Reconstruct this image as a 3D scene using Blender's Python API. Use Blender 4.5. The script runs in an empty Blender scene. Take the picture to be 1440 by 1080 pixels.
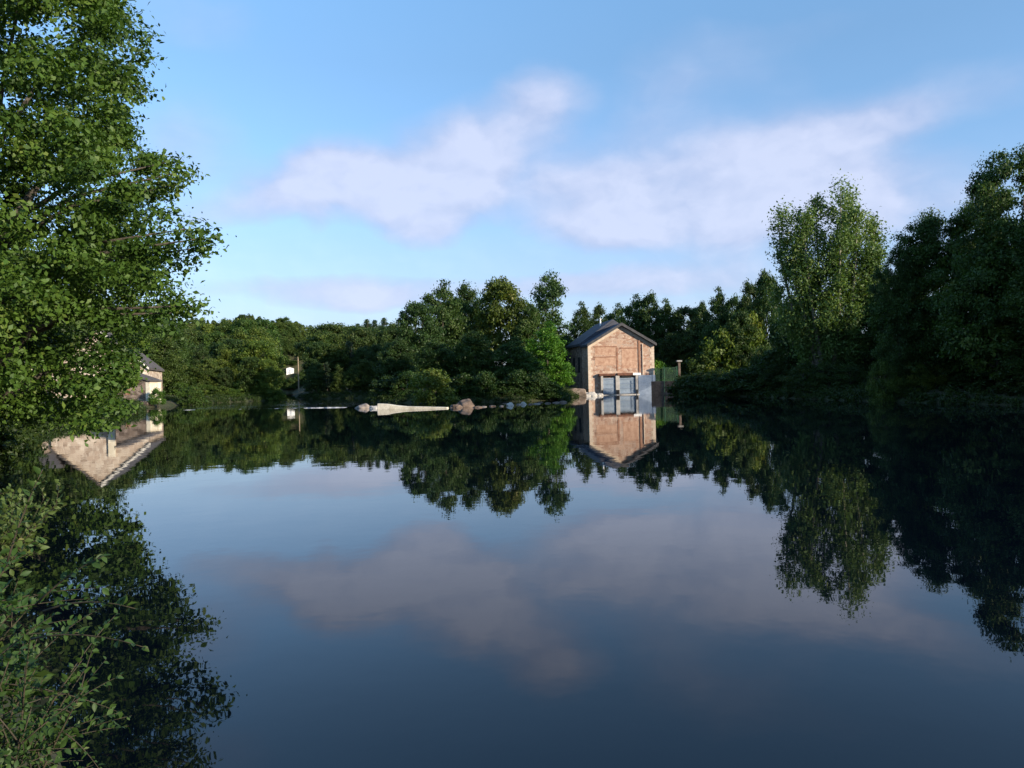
import bpy, bmesh, math, random
import numpy as np
from mathutils import Vector, Matrix
R = math.radians
scene = bpy.context.scene
col = scene.collection

# ---------------------------------------------------------------- camera
F, CX, CY, H = 1080.0, 720.0, 538.0, 2.0
ROLL = R(1.25)
cr = Vector((math.cos(ROLL), 0, -math.sin(ROLL)))
cu = Vector((math.sin(ROLL), 0, math.cos(ROLL)))
cam_d = bpy.data.cameras.new("camera")
cam = bpy.data.objects.new("camera", cam_d)
col.objects.link(cam)
cam_d.sensor_width = 36
cam_d.lens = 27
cam_d.clip_start = 0.05
cam_d.clip_end = 6000
PITCH = math.atan((540 - CY) / F)
cf = Vector((0, 1, 0))
m3 = Matrix((cr, cu, -cf)).transposed() @ Matrix.Rotation(-PITCH, 3, 'X')
cam.matrix_world = Matrix.Translation((0, 0, H)) @ m3.to_4x4()
scene.camera = cam


def ray(px, py):
    v = cr * ((px - CX) / F) + cu * ((CY - py) / F) + cf
    return v / v.y


def W(px, py, D):                      # a measured point of the photo at depth D
    r = ray(px, py)
    return Vector((r.x * D, D, H + r.z * D))


# ---------------------------------------------------------------- light
AZ, EL = R(124), R(14.8)
SUN = Vector((math.sin(AZ) * math.cos(EL), math.cos(AZ) * math.cos(EL), math.sin(EL)))
ld = bpy.data.lights.new("sun", 'SUN')
ld.energy = 5.0
ld.angle = R(0.53)
ld.color = (1.0, 0.86, 0.68)
lo = bpy.data.objects.new("sun", ld)
col.objects.link(lo)
lo.rotation_euler = (-SUN).to_track_quat('-Z', 'Y').to_euler()
lo.location = SUN * 200
scene.view_settings.view_transform = 'Standard'
scene.view_settings.look = 'None'
scene.view_settings.exposure = 0.6
scene.view_settings.gamma = 1
scene.cycles.max_bounces = 8
scene.cycles.transparent_max_bounces = 8
scene.cycles.use_denoising = True


# ---------------------------------------------------------------- node helpers
class NT:
    def __init__(s, tree):
        s.t = tree

    def n(s, kind, **kw):
        nd = s.t.nodes.new(kind)
        for k, v in kw.items():
            setattr(nd, k, v)
        return nd

    def link(s, a, b):
        s.t.links.new(a, b)

    def val(s, sock, v):
        if hasattr(v, 'default_value') or hasattr(v, 'is_output'):
            s.link(v, sock)
        else:
            sock.default_value = v

    def math(s, op, a, b=0.0, c=0.0, clamp=False):
        nd = s.n('ShaderNodeMath', operation=op, use_clamp=clamp)
        s.val(nd.inputs[0], a)
        s.val(nd.inputs[1], b)
        if op in ('MULTIPLY_ADD', 'COMPARE', 'SMOOTH_MAX', 'SMOOTH_MIN'):
            s.val(nd.inputs[2], c)
        return nd.outputs[0]

    def vmath(s, op, a, b=(0, 0, 0)):
        nd = s.n('ShaderNodeVectorMath', operation=op)
        s.val(nd.inputs[0], a)
        if len(nd.inputs) > 1:
            s.val(nd.inputs[1], b)
        return nd.outputs['Value'] if op in ('LENGTH', 'DOT_PRODUCT') else nd.outputs[0]

    def mrange(s, v, a, b, c, d, smooth=True):
        nd = s.n('ShaderNodeMapRange', interpolation_type='SMOOTHSTEP' if smooth else 'LINEAR')
        s.val(nd.inputs[0], v)
        for i, x in enumerate((a, b, c, d)):
            nd.inputs[i + 1].default_value = x
        return nd.outputs[0]

    def noise(s, vec, scale, detail=4, rough=0.5, dist=0.0, color=False):
        nd = s.n('ShaderNodeTexNoise')
        if vec is not None:
            s.val(nd.inputs['Vector'], vec)
        nd.inputs['Scale'].default_value = scale
        nd.inputs['Detail'].default_value = detail
        nd.inputs['Roughness'].default_value = rough
        nd.inputs['Distortion'].default_value = dist
        return nd.outputs['Color' if color else 'Fac']

    def mix(s, f, a, b, mode='MIX'):
        nd = s.n('ShaderNodeMix', data_type='RGBA', blend_type=mode)
        s.val(nd.inputs[0], f)
        for sock, v in ((nd.inputs[6], a), (nd.inputs[7], b)):
            if isinstance(v, tuple):
                sock.default_value = (*v, 1) if len(v) == 3 else v
            else:
                s.link(v, sock)
        return nd.outputs[2]

    def ramp(s, f, stops):
        nd = s.n('ShaderNodeValToRGB')
        e = nd.color_ramp.elements
        while len(e) < len(stops):
            e.new(0.5)
        for k, (p, c) in enumerate(stops):
            e[k].position = p
            e[k].color = (*c, 1)
        s.link(f, nd.inputs[0])
        return nd.outputs[0]


def mat(name):
    m = bpy.data.materials.new(name)
    m.use_nodes = True
    t = NT(m.node_tree)
    b = m.node_tree.nodes['Principled BSDF']
    return m, t, b


def tex(t, which='Object'):
    return t.n('ShaderNodeTexCoord').outputs[which]


def bump(t, b, h, strength=0.4, dist=0.02):
    nd = t.n('ShaderNodeBump')
    nd.inputs['Strength'].default_value = strength
    nd.inputs['Distance'].default_value = dist
    t.link(h, nd.inputs['Height'])
    t.link(nd.outputs[0], b.inputs['Normal'])
    return nd


# ---------------------------------------------------------------- sky and clouds (world)
world = bpy.data.worlds.new("World")
scene.world = world
world.use_nodes = True
wt = NT(world.node_tree)
for nd in list(world.node_tree.nodes):
    world.node_tree.nodes.remove(nd)
out = wt.n('ShaderNodeOutputWorld')
sky = wt.n('ShaderNodeTexSky', sky_type='NISHITA')
sky.sun_disc = False
sky.sun_elevation = EL
sky.sun_rotation = AZ
sky.air_density = 1.0
sky.dust_density = 0.3
sky.ozone_density = 2.0
bg_sky = wt.n('ShaderNodeBackground')
bg_sky.inputs[1].default_value = 0.15
d = wt.vmath('NORMALIZE', tex(wt, 'Generated'))
sep = wt.n('ShaderNodeSeparateXYZ')
wt.link(d, sep.inputs[0])
az = wt.math('ARCTAN2', sep.outputs[0], sep.outputs[1])
el = wt.math('ARCSINE', sep.outputs[2])
grad = wt.ramp(wt.mrange(el, 0.0, 0.6, 0.0, 1.0, False), [(0, (0.78, 0.84, 1.04)), (0.27, (0.82, 0.91, 1.08)), (0.65, (0.93, 1.10, 1.20)), (0.85, (1.08, 1.34, 1.44))])
wt.link(wt.mix(1.0, sky.outputs[0], grad, 'MULTIPLY'), bg_sky.inputs[0])
comb = wt.n('ShaderNodeCombineXYZ')
wt.link(az, comb.inputs[0])
wt.link(wt.math('MULTIPLY', el, 1.5), comb.inputs[1])
ae = comb.outputs[0]
wn = wt.noise(ae, 7.0, 5, 0.55, color=True)
warp = wt.vmath('MULTIPLY', wt.vmath('SUBTRACT', wn, (0.5, 0.5, 0.5)), (0.09, 0.07, 0.0))
aw = wt.vmath('ADD', ae, warp)
BLOBS = [  # px, py, rx, ry, weight : clouds as seen in the photo, kept as directions in the sky
    (450, 262, 110, 48, 1.2), (468, 230, 60, 40, 1.1), (385, 275, 60, 30, 0.5), (545, 255, 60, 40, 0.55), (620, 275, 80, 60, 0.85), (590, 330, 60, 26, 0.55), (435, 320, 22, 26, 0.3),
    (620, 205, 90, 46, 0.75), (695, 178, 75, 42, 0.65), (765, 145, 60, 44, 0.9), (600, 280, 90, 70, 0.4), (715, 245, 95, 60, 0.55), (655, 240, 60, 50, 0.4),
    (830, 270, 120, 65, 0.7), (960, 250, 160, 75, 0.8), (1110, 225, 130, 70, 0.85), (1010, 320, 190, 50, 0.75), (830, 320, 120, 35, 0.6), (1200, 180, 90, 36, 0.5), (1150, 290, 140, 60, 0.6), (1290, 270, 130, 45, 0.55),
    (265, 190, 75, 55, 0.5), (310, 300, 60, 28, 0.55), (1260, 165, 110, 24, 0.4), (215, 260, 90, 60, 0.3),
    (400, 418, 220, 30, 0.7), (680, 405, 300, 28, 0.65), (960, 398, 260, 34, 0.75), (540, 432, 60, 18, 0.5), (1330, 330, 160, 50, 0.4),
    (915, 145, 80, 46, 0.38), (960, 75, 95, 42, 0.3), (1365, 120, 90, 28, 0.4), (262, 20, 90, 40, 0.35), (1120, 40, 130, 22, 0.2), (1040, 110, 90, 30, 0.25),
]


def cloud_cover(vec):
    cov = None
    for px, py, rx, ry, w_ in BLOBS:
        r = ray(px, py)
        a0 = math.atan2(r.x, r.y)
        e0 = math.atan2(r.z, math.hypot(r.x, r.y))
        v = wt.vmath('MULTIPLY', wt.vmath('SUBTRACT', vec, (a0, e0 * 1.5, 0)), (F / rx, F / ry / 1.5, 0))
        g = wt.mrange(wt.vmath('LENGTH', v), 0.1, 1.55, w_, 0.0)
        cov = g if cov is None else wt.math('ADD', cov, g)
    return cov


cov = cloud_cover(aw)
nz = wt.noise(aw, 11.0, 5, 0.5)
nzs = wt.noise(wt.vmath('ADD', aw, (0.012, 0.016, 0.0)), 11.0, 5, 0.5)     # the same billows a step nearer the sun
nz2 = wt.noise(ae, 4.0, 4, 0.6)
tot = wt.math('MULTIPLY', cov, wt.math('MULTIPLY_ADD', nz, 0.95, 0.55))
tot = wt.math('ADD', tot, wt.math('MULTIPLY_ADD', nz2, 0.45, -0.2))
alpha = wt.mrange(tot, -0.02, 1.3, 0.0, 0.9)
hz = wt.mrange(el, 0.02, 0.30, 0.62, 0.03)
alpha = wt.math('MAXIMUM', alpha, hz)
above = wt.mrange(el, -0.02, 0.01, 0.0, 1.0)
alpha = wt.math('MULTIPLY', alpha, above)
lit = wt.math('MULTIPLY', wt.math('SUBTRACT', nz, nzs), 2.0)
bright = wt.math('ADD', wt.mrange(tot, 0.5, 1.7, 0.1, 0.95), lit, clamp=True)
cc = wt.mix(bright, (0.455, 0.545, 0.79), (0.64, 0.705, 0.92))
bg_c = wt.n('ShaderNodeBackground')
wt.link(cc, bg_c.inputs[0])
bg_c.inputs[1].default_value = 0.72
ms = wt.n('ShaderNodeMixShader')
wt.link(alpha, ms.inputs[0])
wt.link(bg_sky.outputs[0], ms.inputs[1])
wt.link(bg_c.outputs[0], ms.inputs[2])
wt.link(ms.outputs[0], out.inputs[0])


# ---------------------------------------------------------------- materials
def leaf_mat(name, stops, transl=0.3):
    m, t, b = mat(name)
    at = t.n('ShaderNodeAttribute', attribute_name='leaf_tone')
    oi = t.n('ShaderNodeObjectInfo')
    c = t.ramp(at.outputs['Fac'], stops)
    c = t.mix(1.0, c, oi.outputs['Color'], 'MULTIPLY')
    t.link(c, b.inputs['Base Color'])
    b.inputs['Roughness'].default_value = 0.55
    b.inputs['Specular IOR Level'].default_value = 0.3
    tr = t.n('ShaderNodeBsdfTranslucent')
    c2 = t.mix(1.0, c, (1.15, 1.25, 0.45), 'MULTIPLY')
    t.link(c2, tr.inputs[0])
    mx = t.n('ShaderNodeMixShader')
    mx.inputs[0].default_value = transl
    t.link(b.outputs[0], mx.inputs[1])
    t.link(tr.outputs[0], mx.inputs[2])
    t.link(mx.outputs[0], m.node_tree.nodes['Material Output'].inputs[0])
    return m


M = {}
M['leaf'] = leaf_mat('broad_leaves', [(0, (0.030, 0.055, 0.012)), (0.5, (0.055, 0.095, 0.018)), (0.85, (0.085, 0.125, 0.025)), (1, (0.13, 0.15, 0.045))])
M['needle'] = leaf_mat('needles', [(0, (0.018, 0.036, 0.016)), (0.6, (0.03, 0.055, 0.022)), (1, (0.05, 0.075, 0.03))], 0.1)
M['bushleaf'] = leaf_mat('bush_leaves', [(0, (0.035, 0.065, 0.018)), (0.5, (0.06, 0.10, 0.03)), (0.9, (0.09, 0.13, 0.045)), (1, (0.18, 0.19, 0.09))], 0.22)


def simple(name, c1, c2, scale=3.0, rough=0.85, bumpd=0.02, metal=0.0, spec=0.3, detail=6):
    m, t, b = mat(name)
    co = tex(t)
    nzf = t.noise(co, scale, detail, 0.6)
    f = t.mrange(nzf, 0.3, 0.7, 0, 1)
    c = t.mix(f, c1, c2)
    n2 = t.noise(co, scale * 7, 3, 0.6)
    c = t.mix(t.mrange(n2, 0.35, 0.7, 0, 0.35), c, tuple(x * 0.6 for x in c1))
    t.link(c, b.inputs['Base Color'])
    b.inputs['Roughness'].default_value = rough
    b.inputs['Metallic'].default_value = metal
    b.inputs['Specular IOR Level'].default_value = spec
    if bumpd:
        bump(t, b, n2, 0.6, bumpd)
    return m


M['bark'] = simple('bark', (0.06, 0.05, 0.038), (0.13, 0.115, 0.09), 6, 0.9, 0.03)
M['palebark'] = simple('pale_bark', (0.16, 0.14, 0.11), (0.30, 0.28, 0.23), 6, 0.9, 0.02)
M['twig'] = simple('twig_bark', (0.035, 0.03, 0.018), (0.07, 0.055, 0.035), 30, 0.8, 0.001)
M['ground'] = simple('earth_and_grass', (0.030, 0.042, 0.014), (0.065, 0.058, 0.030), 0.6, 0.95, 0.06)
M['rock'] = simple('grey_rock', (0.16, 0.13, 0.11), (0.33, 0.28, 0.24), 1.6, 0.9, 0.05)
M['darkrock'] = simple('brown_rock', (0.09, 0.065, 0.05), (0.19, 0.14, 0.11), 1.6, 0.9, 0.05)
M['palerock'] = simple('pale_rock', (0.36, 0.33, 0.29), (0.55, 0.51, 0.45), 1.6, 0.9, 0.05)
M['cream'] = simple('cream_concrete', (0.54, 0.47, 0.35), (0.80, 0.73, 0.58), 1.6, 0.85, 0.01)
M['concrete'] = simple('grey_concrete', (0.30, 0.28, 0.26), (0.45, 0.42, 0.38), 1.2, 0.9, 0.01)
M['palegrey'] = simple('pale_painted_concrete', (0.42, 0.44, 0.48), (0.58, 0.60, 0.64), 0.8, 0.7, 0.004)
M['shadeblue'] = simple('shade_blue_concrete', (0.14, 0.19, 0.27), (0.22, 0.27, 0.35), 0.8, 0.8, 0.004)  # blue of shade put into the side wall's colour; stiffeners share it
M['gate'] = simple('blue_grey_painted_steel', (0.15, 0.20, 0.26), (0.23, 0.28, 0.34), 1.2, 0.6, 0.004)
M['rust'] = simple('rusty_steel', (0.10, 0.045, 0.03), (0.20, 0.085, 0.05), 2.0, 0.85, 0.01)
M['dark'] = simple('dark_opening', (0.012, 0.012, 0.013), (0.02, 0.019, 0.018), 2.0, 0.9, 0)
M['verge'] = simple('grey_verge_board', (0.035, 0.035, 0.04), (0.08, 0.078, 0.08), 1.5, 0.7, 0.004)
M['paleverge'] = simple('pale_verge_board', (0.55, 0.52, 0.46), (0.70, 0.66, 0.58), 1.5, 0.7, 0.004)
M['plaster'] = simple('cream_render', (0.42, 0.29, 0.21), (0.68, 0.53, 0.40), 0.55, 0.9, 0.01)
M['brownstone'] = simple('brown_rubble_wall', (0.17, 0.125, 0.095), (0.33, 0.25, 0.19), 1.3, 0.9, 0.05)
M['stonetrim'] = simple('pale_dressed_stone', (0.48, 0.38, 0.29), (0.64, 0.53, 0.42), 1.5, 0.85, 0.01)
M['white'] = simple('white_paint', (0.76, 0.76, 0.74), (0.84, 0.84, 0.82), 1.0, 0.6, 0)
M['green_wire'] = simple('green_coated_wire', (0.03, 0.11, 0.06), (0.05, 0.16, 0.09), 2.0, 0.5, 0)
M['wood'] = simple('weathered_wood', (0.22, 0.17, 0.11), (0.36, 0.28, 0.19), 3.0, 0.9, 0.005)


def rubble_mat(name, stops, mortar, scale=2.0, bumpd=0.03):
    m, t, b = mat(name)
    co = tex(t)
    vec = t.vmath('ADD', t.vmath('MULTIPLY', co, (1, 1, 1.7)), t.vmath('MULTIPLY', t.noise(co, 3.0, 3, 0.5, color=True), (0.25, 0.25, 0.25)))
    v = t.n('ShaderNodeTexVoronoi', feature='F1')
    t.link(vec, v.inputs['Vector'])
    v.inputs['Scale'].default_value = scale
    e = t.n('ShaderNodeTexVoronoi', feature='DISTANCE_TO_EDGE')
    t.link(vec, e.inputs['Vector'])
    e.inputs['Scale'].default_value = scale
    sp = t.n('ShaderNodeSeparateColor')
    t.link(v.outputs['Color'], sp.inputs[0])
    c = t.ramp(sp.outputs[0], stops)
    n1 = t.noise(co, 0.45, 5, 0.65)
    c = t.mix(t.mrange(n1, 0.42, 0.68, 0, 0.6), c, tuple(x * 0.72 for x in stops[len(stops) // 2][1]))
    n2 = t.noise(co, 9, 3, 0.6)
    c = t.mix(t.mrange(n2, 0.4, 0.7, 0, 0.3), c, tuple(x * 0.5 for x in stops[0][1]))
    ed = t.mrange(e.outputs['Distance'], 0.01, 0.06, 1, 0)
    c = t.mix(t.math('MULTIPLY', ed, 0.75), c, mortar)
    # damp, darker foot of the wall
    sz = t.n('ShaderNodeSeparateXYZ')
    t.link(co, sz.inputs[0])
    wet = t.math('MULTIPLY', t.mrange(t.math('ADD', sz.outputs[2], t.math('MULTIPLY', n1, 0.8)), 0.25, 1.1, 1, 0), 0.55)
    c = t.mix(wet, c, (0.09, 0.075, 0.055))
    t.link(c, b.inputs['Base Color'])
    b.inputs['Roughness'].default_value = 0.9
    b.inputs['Specular IOR Level'].default_value = 0.2
    bump(t, b, t.math('SUBTRACT', n2, ed), 0.6, bumpd)
    return m


M['brick'] = rubble_mat('mottled_brick_and_rubble', [(0, (0.23, 0.125, 0.09)), (0.3, (0.40, 0.24, 0.165)), (0.55, (0.50, 0.335, 0.24)), (0.8, (0.39, 0.29, 0.225)), (1, (0.60, 0.46, 0.36))], (0.54, 0.43, 0.345), 2.1)
M['brownstone'] = rubble_mat('brown_rubble_wall', [(0, (0.09, 0.065, 0.05)), (0.4, (0.17, 0.125, 0.095)), (0.75, (0.25, 0.185, 0.14)), (1, (0.33, 0.26, 0.21))], (0.26, 0.21, 0.17), 1.7)
M['plaster'] = rubble_mat('patchy_pinkish_rubble', [(0, (0.27, 0.20, 0.15)), (0.4, (0.44, 0.34, 0.26)), (0.75, (0.56, 0.46, 0.36)), (1, (0.68, 0.59, 0.48))], (0.58, 0.50, 0.41), 1.5)
M['brickinfill'] = simple('orange_brick_infill', (0.34, 0.19, 0.125), (0.53, 0.35, 0.245), 1.9, 0.9, 0.02)


M['brickdark'] = simple('dark_brick', (0.22, 0.11, 0.07), (0.36, 0.20, 0.13), 1.5, 0.9, 0.02)


def slate_mat():
    m, t, b = mat('dark_blue_slate')
    co = tex(t)
    sp = t.n('ShaderNodeSeparateXYZ')
    t.link(co, sp.inputs[0])
    cb = t.n('ShaderNodeCombineXYZ')
    t.link(sp.outputs[1], cb.inputs[0])
    t.link(t.math('MULTIPLY', sp.outputs[2], 1.5), cb.inputs[1])
    br = t.n('ShaderNodeTexBrick')
    t.link(cb.outputs[0], br.inputs['Vector'])
    br.inputs['Color1'].default_value = (0.022, 0.028, 0.048, 1)
    br.inputs['Color2'].default_value = (0.04, 0.046, 0.068, 1)
    br.inputs['Mortar'].default_value = (0.02, 0.022, 0.03, 1)
    br.inputs['Scale'].default_value = 1.0
    br.inputs['Brick Width'].default_value = 0.32
    br.inputs['Row Height'].default_value = 0.26
    br.inputs['Mortar Size'].default_value = 0.012
    n1 = t.noise(co, 0.8, 5, 0.6)
    c = t.mix(t.mrange(n1, 0.4, 0.7, 0, 0.5), br.outputs[0], (0.05, 0.05, 0.055))
    t.link(c, b.inputs['Base Color'])
    b.inputs['Roughness'].default_value = 0.7
    bump(t, b, br.outputs['Fac'], 0.5, -0.01)
    return m


M['slate'] = slate_mat()
M['brownslate'] = simple('weathered_brown_slate', (0.07, 0.06, 0.055), (0.13, 0.115, 0.105), 1.5, 0.85, 0.02)


def water_mat():
    m, t, b = mat('still_river_water')
    co = tex(t)
    b.inputs['Base Color'].default_value = (0.0012, 0.0030, 0.0062, 1)
    b.inputs['Roughness'].default_value = 0.012
    b.inputs['IOR'].default_value = 1.333
    sp = t.n('ShaderNodeSeparateXYZ')
    t.link(co, sp.inputs[0])
    n1 = t.noise(t.vmath('MULTIPLY', co, (1, 1.0, 0)), 1.1, 3, 0.5)
    n2 = t.noise(t.vmath('MULTIPLY', co, (1, 1.0, 0)), 0.16, 2, 0.5)
    h = t.math('ADD', t.math('MULTIPLY', n1, 0.0020), t.math('MULTIPLY', n2, 0.0035))
    # water ruffled by the current along the weir and in the channel behind it
    n3 = t.noise(t.vmath('MULTIPLY', co, (0.35, 1.0, 0)), 2.4, 4, 0.6)
    n4 = t.noise(t.vmath('MULTIPLY', co, (0.055, 0.5, 0)), 1.0, 3, 0.6)
    yy = t.math('MULTIPLY_ADD', sp.outputs[0], 0.14, sp.outputs[1])   # distance past the weir line
    band = t.math('MULTIPLY', t.mrange(yy, 70.0, 72.0, 0, 1), t.mrange(yy, 104, 122, 1, 0))
    xm = t.mrange(sp.outputs[0], -14.0, -17.0, 0, 1)
    mask = t.math('MULTIPLY', t.math('MULTIPLY', band, xm), t.mrange(n4, 0.52, 0.62, 0, 1))
    h = t.math('ADD', h, t.math('MULTIPLY', t.math('MULTIPLY', n3, mask), 0.035))
    bp = bump(t, b, h, 1.0, 1.0)
    return m


M['water'] = water_mat()


# ---------------------------------------------------------------- object helpers
def tag(o, label=None, cat=None, group=None, kind=None):
    for k, v in (('label', label), ('category', cat), ('group', group), ('kind', kind)):
        if v:
            o[k] = v
    return o


def empty(name, loc, rz=0.0):
    o = bpy.data.objects.new(name, None)
    col.objects.link(o)
    o.empty_display_size = 0.3
    o.location = loc
    o.rotation_euler = (0, 0, rz)
    return o


def link(name, me, parent=None):
    o = bpy.data.objects.new(name, me)
    col.objects.link(o)
    if parent is not None:
        o.parent = parent
    return o


class MB:
    def __init__(s):
        s.v, s.f = [], []

    def poly(s, pts, faces):
        k = len(s.v)
        s.v += [tuple(p) for p in pts]
        s.f += [tuple(i + k for i in f) for f in faces]
        return s

    def box(s, x0, x1, y0, y1, z0, z1):
        return s.poly([(x0, y0, z0), (x1, y0, z0), (x1, y1, z0), (x0, y1, z0), (x0, y0, z1), (x1, y0, z1), (x1, y1, z1), (x0, y1, z1)],
                      [(3, 2, 1, 0), (4, 5, 6, 7), (0, 1, 5, 4), (1, 2, 6, 5), (2, 3, 7, 6), (3, 0, 4, 7)])

    def prism(s, prof, y0, y1):        # prof: (x, z) counter-clockwise seen from -y
        n = len(prof)
        pts = [(x, y0, z) for x, z in prof] + [(x, y1, z) for x, z in prof]
        fs = [tuple(range(n)), tuple(reversed(range(n, 2 * n)))]
        for i in range(n):
            j = (i + 1) % n
            fs.append((j, i, i + n, j + n))
        return s.poly(pts, fs)

    def tube(s, pts, radii, n=7, cap=True):
        pts = [Vector(p) for p in pts]
        k = len(s.v)
        up = Vector((0.3, 0.9, 0.2)).normalized()
        for i, p in enumerate(pts):
            dd = (pts[min(i + 1, len(pts) - 1)] - pts[max(i - 1, 0)])
            dd = dd.normalized() if dd.length > 1e-6 else Vector((0, 0, 1))
            a = dd.cross(up)
            a = a.normalized() if a.length > 1e-3 else dd.cross(Vector((1, 0, 0))).normalized()
            b = dd.cross(a).normalized()
            for q in range(n):
                th = 2 * math.pi * q / n
                s.v.append(tuple(p + (a * math.cos(th) + b * math.sin(th)) * radii[i]))
        for i in range(len(pts) - 1):
            for q in range(n):
                q2 = (q + 1) % n
                s.f.append((k + i * n + q, k + i * n + q2, k + (i + 1) * n + q2, k + (i + 1) * n + q))
        if cap:
            s.f.append(tuple(k + q for q in range(n))[::-1])
            s.f.append(tuple(k + (len(pts) - 1) * n + q for q in range(n)))
        return s

    def mesh(s, name, material, smooth=False, bevel=0.0):
        me = bpy.data.meshes.new(name)
        me.from_pydata(s.v, [], s.f)
        if bevel:
            bm = bmesh.new()
            bm.from_mesh(me)
            bmesh.ops.bevel(bm, geom=list(bm.edges), offset=bevel, segments=1, affect='EDGES', clamp_overlap=True)
            bm.to_mesh(me)
            bm.free()
        me.materials.append(material)
        if smooth:
            me.polygons.foreach_set('use_smooth', [True] * len(me.polygons))
        me.update()
        return me

    def build(s, name, material, parent=None, smooth=False, bevel=0.0):
        return link(name, s.mesh(name, material, smooth, bevel), parent)


# ---------------------------------------------------------------- terrain and water
WP = np.array([(-1.1, 2.5), (0.5, 1.7), (4, 0.3), (12, -4), (30, -14), (52, -12), (46, 5), (39, 20), (33, 35), (28.5, 50), (26, 62), (24.5, 78), (23.2, 92),
               (22, 100), (20.6, 106), (9.5, 104), (7, 95), (5.5, 84), (1, 80), (-8, 82), (-16, 88), (-19, 100), (-21, 126), (-34, 127), (-36.8, 131), (-86, 300), (-92, 300),
               (-38.5, 124), (-39, 118), (-42, 112), (-45, 106), (-43.0, 99), (-42.8, 90), (-39.2, 80), (-34.5, 72), (-29.5, 53), (-24.5, 40), (-17.5, 27),
               (-12.5, 18), (-8, 11), (-4.2, 6), (-2.0, 3.6)], float)


def sdist(P):
    """signed distance to the waterline, positive on land"""
    P = np.asarray(P, float)
    d2 = np.full(len(P), 1e18)
    inside = np.zeros(len(P), bool)
    n = len(WP)
    for i in range(n):
        a, b = WP[i], WP[(i + 1) % n]
        ab = b - a
        t = np.clip(((P - a) @ ab) / (ab @ ab), 0, 1)
        q = P - (a + t[:, None] * ab)
        d2 = np.minimum(d2, (q ** 2).sum(1))
        cond = (a[1] > P[:, 1]) != (b[1] > P[:, 1])
        with np.errstate(divide='ignore', invalid='ignore'):
            xi = (b[0] - a[0]) * (P[:, 1] - a[1]) / (b[1] - a[1]) + a[0]
        inside ^= cond & (P[:, 0] < xi)
    d_ = np.sqrt(d2)
    return np.where(inside, -d_, d_)


def sstep(x, a, b):
    t = np.clip((x - a) / (b - a), 0, 1)
    return t * t * (3 - 2 * t)


def ground_z(P):
    P = np.asarray(P, float)
    x, y = P[:, 0], P[:, 1]
    dd = sdist(P)
    z = np.where(dd < 0, np.maximum(-1.4, dd * 0.7), 0.75 * (1 - np.exp(-np.maximum(dd, 0) / 1.1)) + 0.045 * np.clip(dd, 0, 30))
    hill = 24 * sstep(y, 125, 420) * sstep(-x, -10, 90) + 9 * sstep(y, 130, 330) * sstep(x, -40, 40)
    hill += 6 * sstep(x, 40, 120) * sstep(y, 60, 160) + 10 * sstep(-x, 60, 160) * sstep(y, 60, 200)
    z = z + np.where(dd > 0, hill * sstep(dd, 0, 25), 0)
    rough = 0.10 * np.sin(x * 1.1 + 0.6 * y) * np.sin(y * 0.9 - 0.4 * x) + 0.06 * np.sin(x * 2.7) * np.sin(y * 2.3 + x)
    return z + np.where(dd > 0.3, rough, 0)


def gz(x, y):
    return float(ground_z([(x, y)])[0])


def axis(segs):
    o = []
    for a, b, st in segs:
        o += list(np.arange(a, b, st))
    return np.array(o + [segs[-1][1]])


gx = axis([(-1500, -300, 100), (-300, -100, 10), (-100, -50, 2.5), (-50, -12, 1.0), (-12, 6, 0.4), (6, 50, 1.0), (50, 100, 2.5), (100, 300, 10), (300, 1500, 100)])
gy = axis([(-300, -60, 20), (-60, -10, 3), (-10, 14, 0.4), (14, 132, 1.0), (132, 320, 5), (320, 600, 20), (600, 3000, 150)])
X, Y = np.meshgrid(gx, gy)
P = np.stack([X.ravel(), Y.ravel()], 1)
Z = ground_z(P)
nx, ny = len(gx), len(gy)
idx = np.arange(nx * ny).reshape(ny, nx)
quads = np.stack([idx[:-1, :-1], idx[:-1, 1:], idx[1:, 1:], idx[1:, :-1]], -1).reshape(-1, 4)


def np_mesh(name, V, Q, material, tone=None, smooth=False):
    me = bpy.data.meshes.new(name)
    V = np.asarray(V, np.float32)
    Q = np.asarray(Q, np.int32)
    k = Q.shape[1]
    me.vertices.add(len(V))
    me.vertices.foreach_set('co', V.ravel())
    me.loops.add(Q.size)
    me.loops.foreach_set('vertex_index', Q.ravel())
    me.polygons.add(len(Q))
    me.polygons.foreach_set('loop_start', np.arange(0, Q.size, k, dtype=np.int32))
    if smooth:
        me.polygons.foreach_set('use_smooth', np.ones(len(Q), bool))
    me.update(calc_edges=True)
    me.materials.append(material)
    if tone is not None:
        a = me.attributes.new('leaf_tone', 'FLOAT', 'FACE')
        a.data.foreach_set('value', np.asarray(tone, np.float32))
    return me


tag(link('ground', np_mesh('ground', np.column_stack([P, Z]), quads, M['ground'], smooth=True)), kind='structure')
w = MB().poly([(-1500, -300, 0), (1500, -300, 0), (1500, 600, 0), (-1500, 600, 0)], [(0, 1, 2, 3)])
tag(w.build('water', M['water']), kind='structure')


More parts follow.
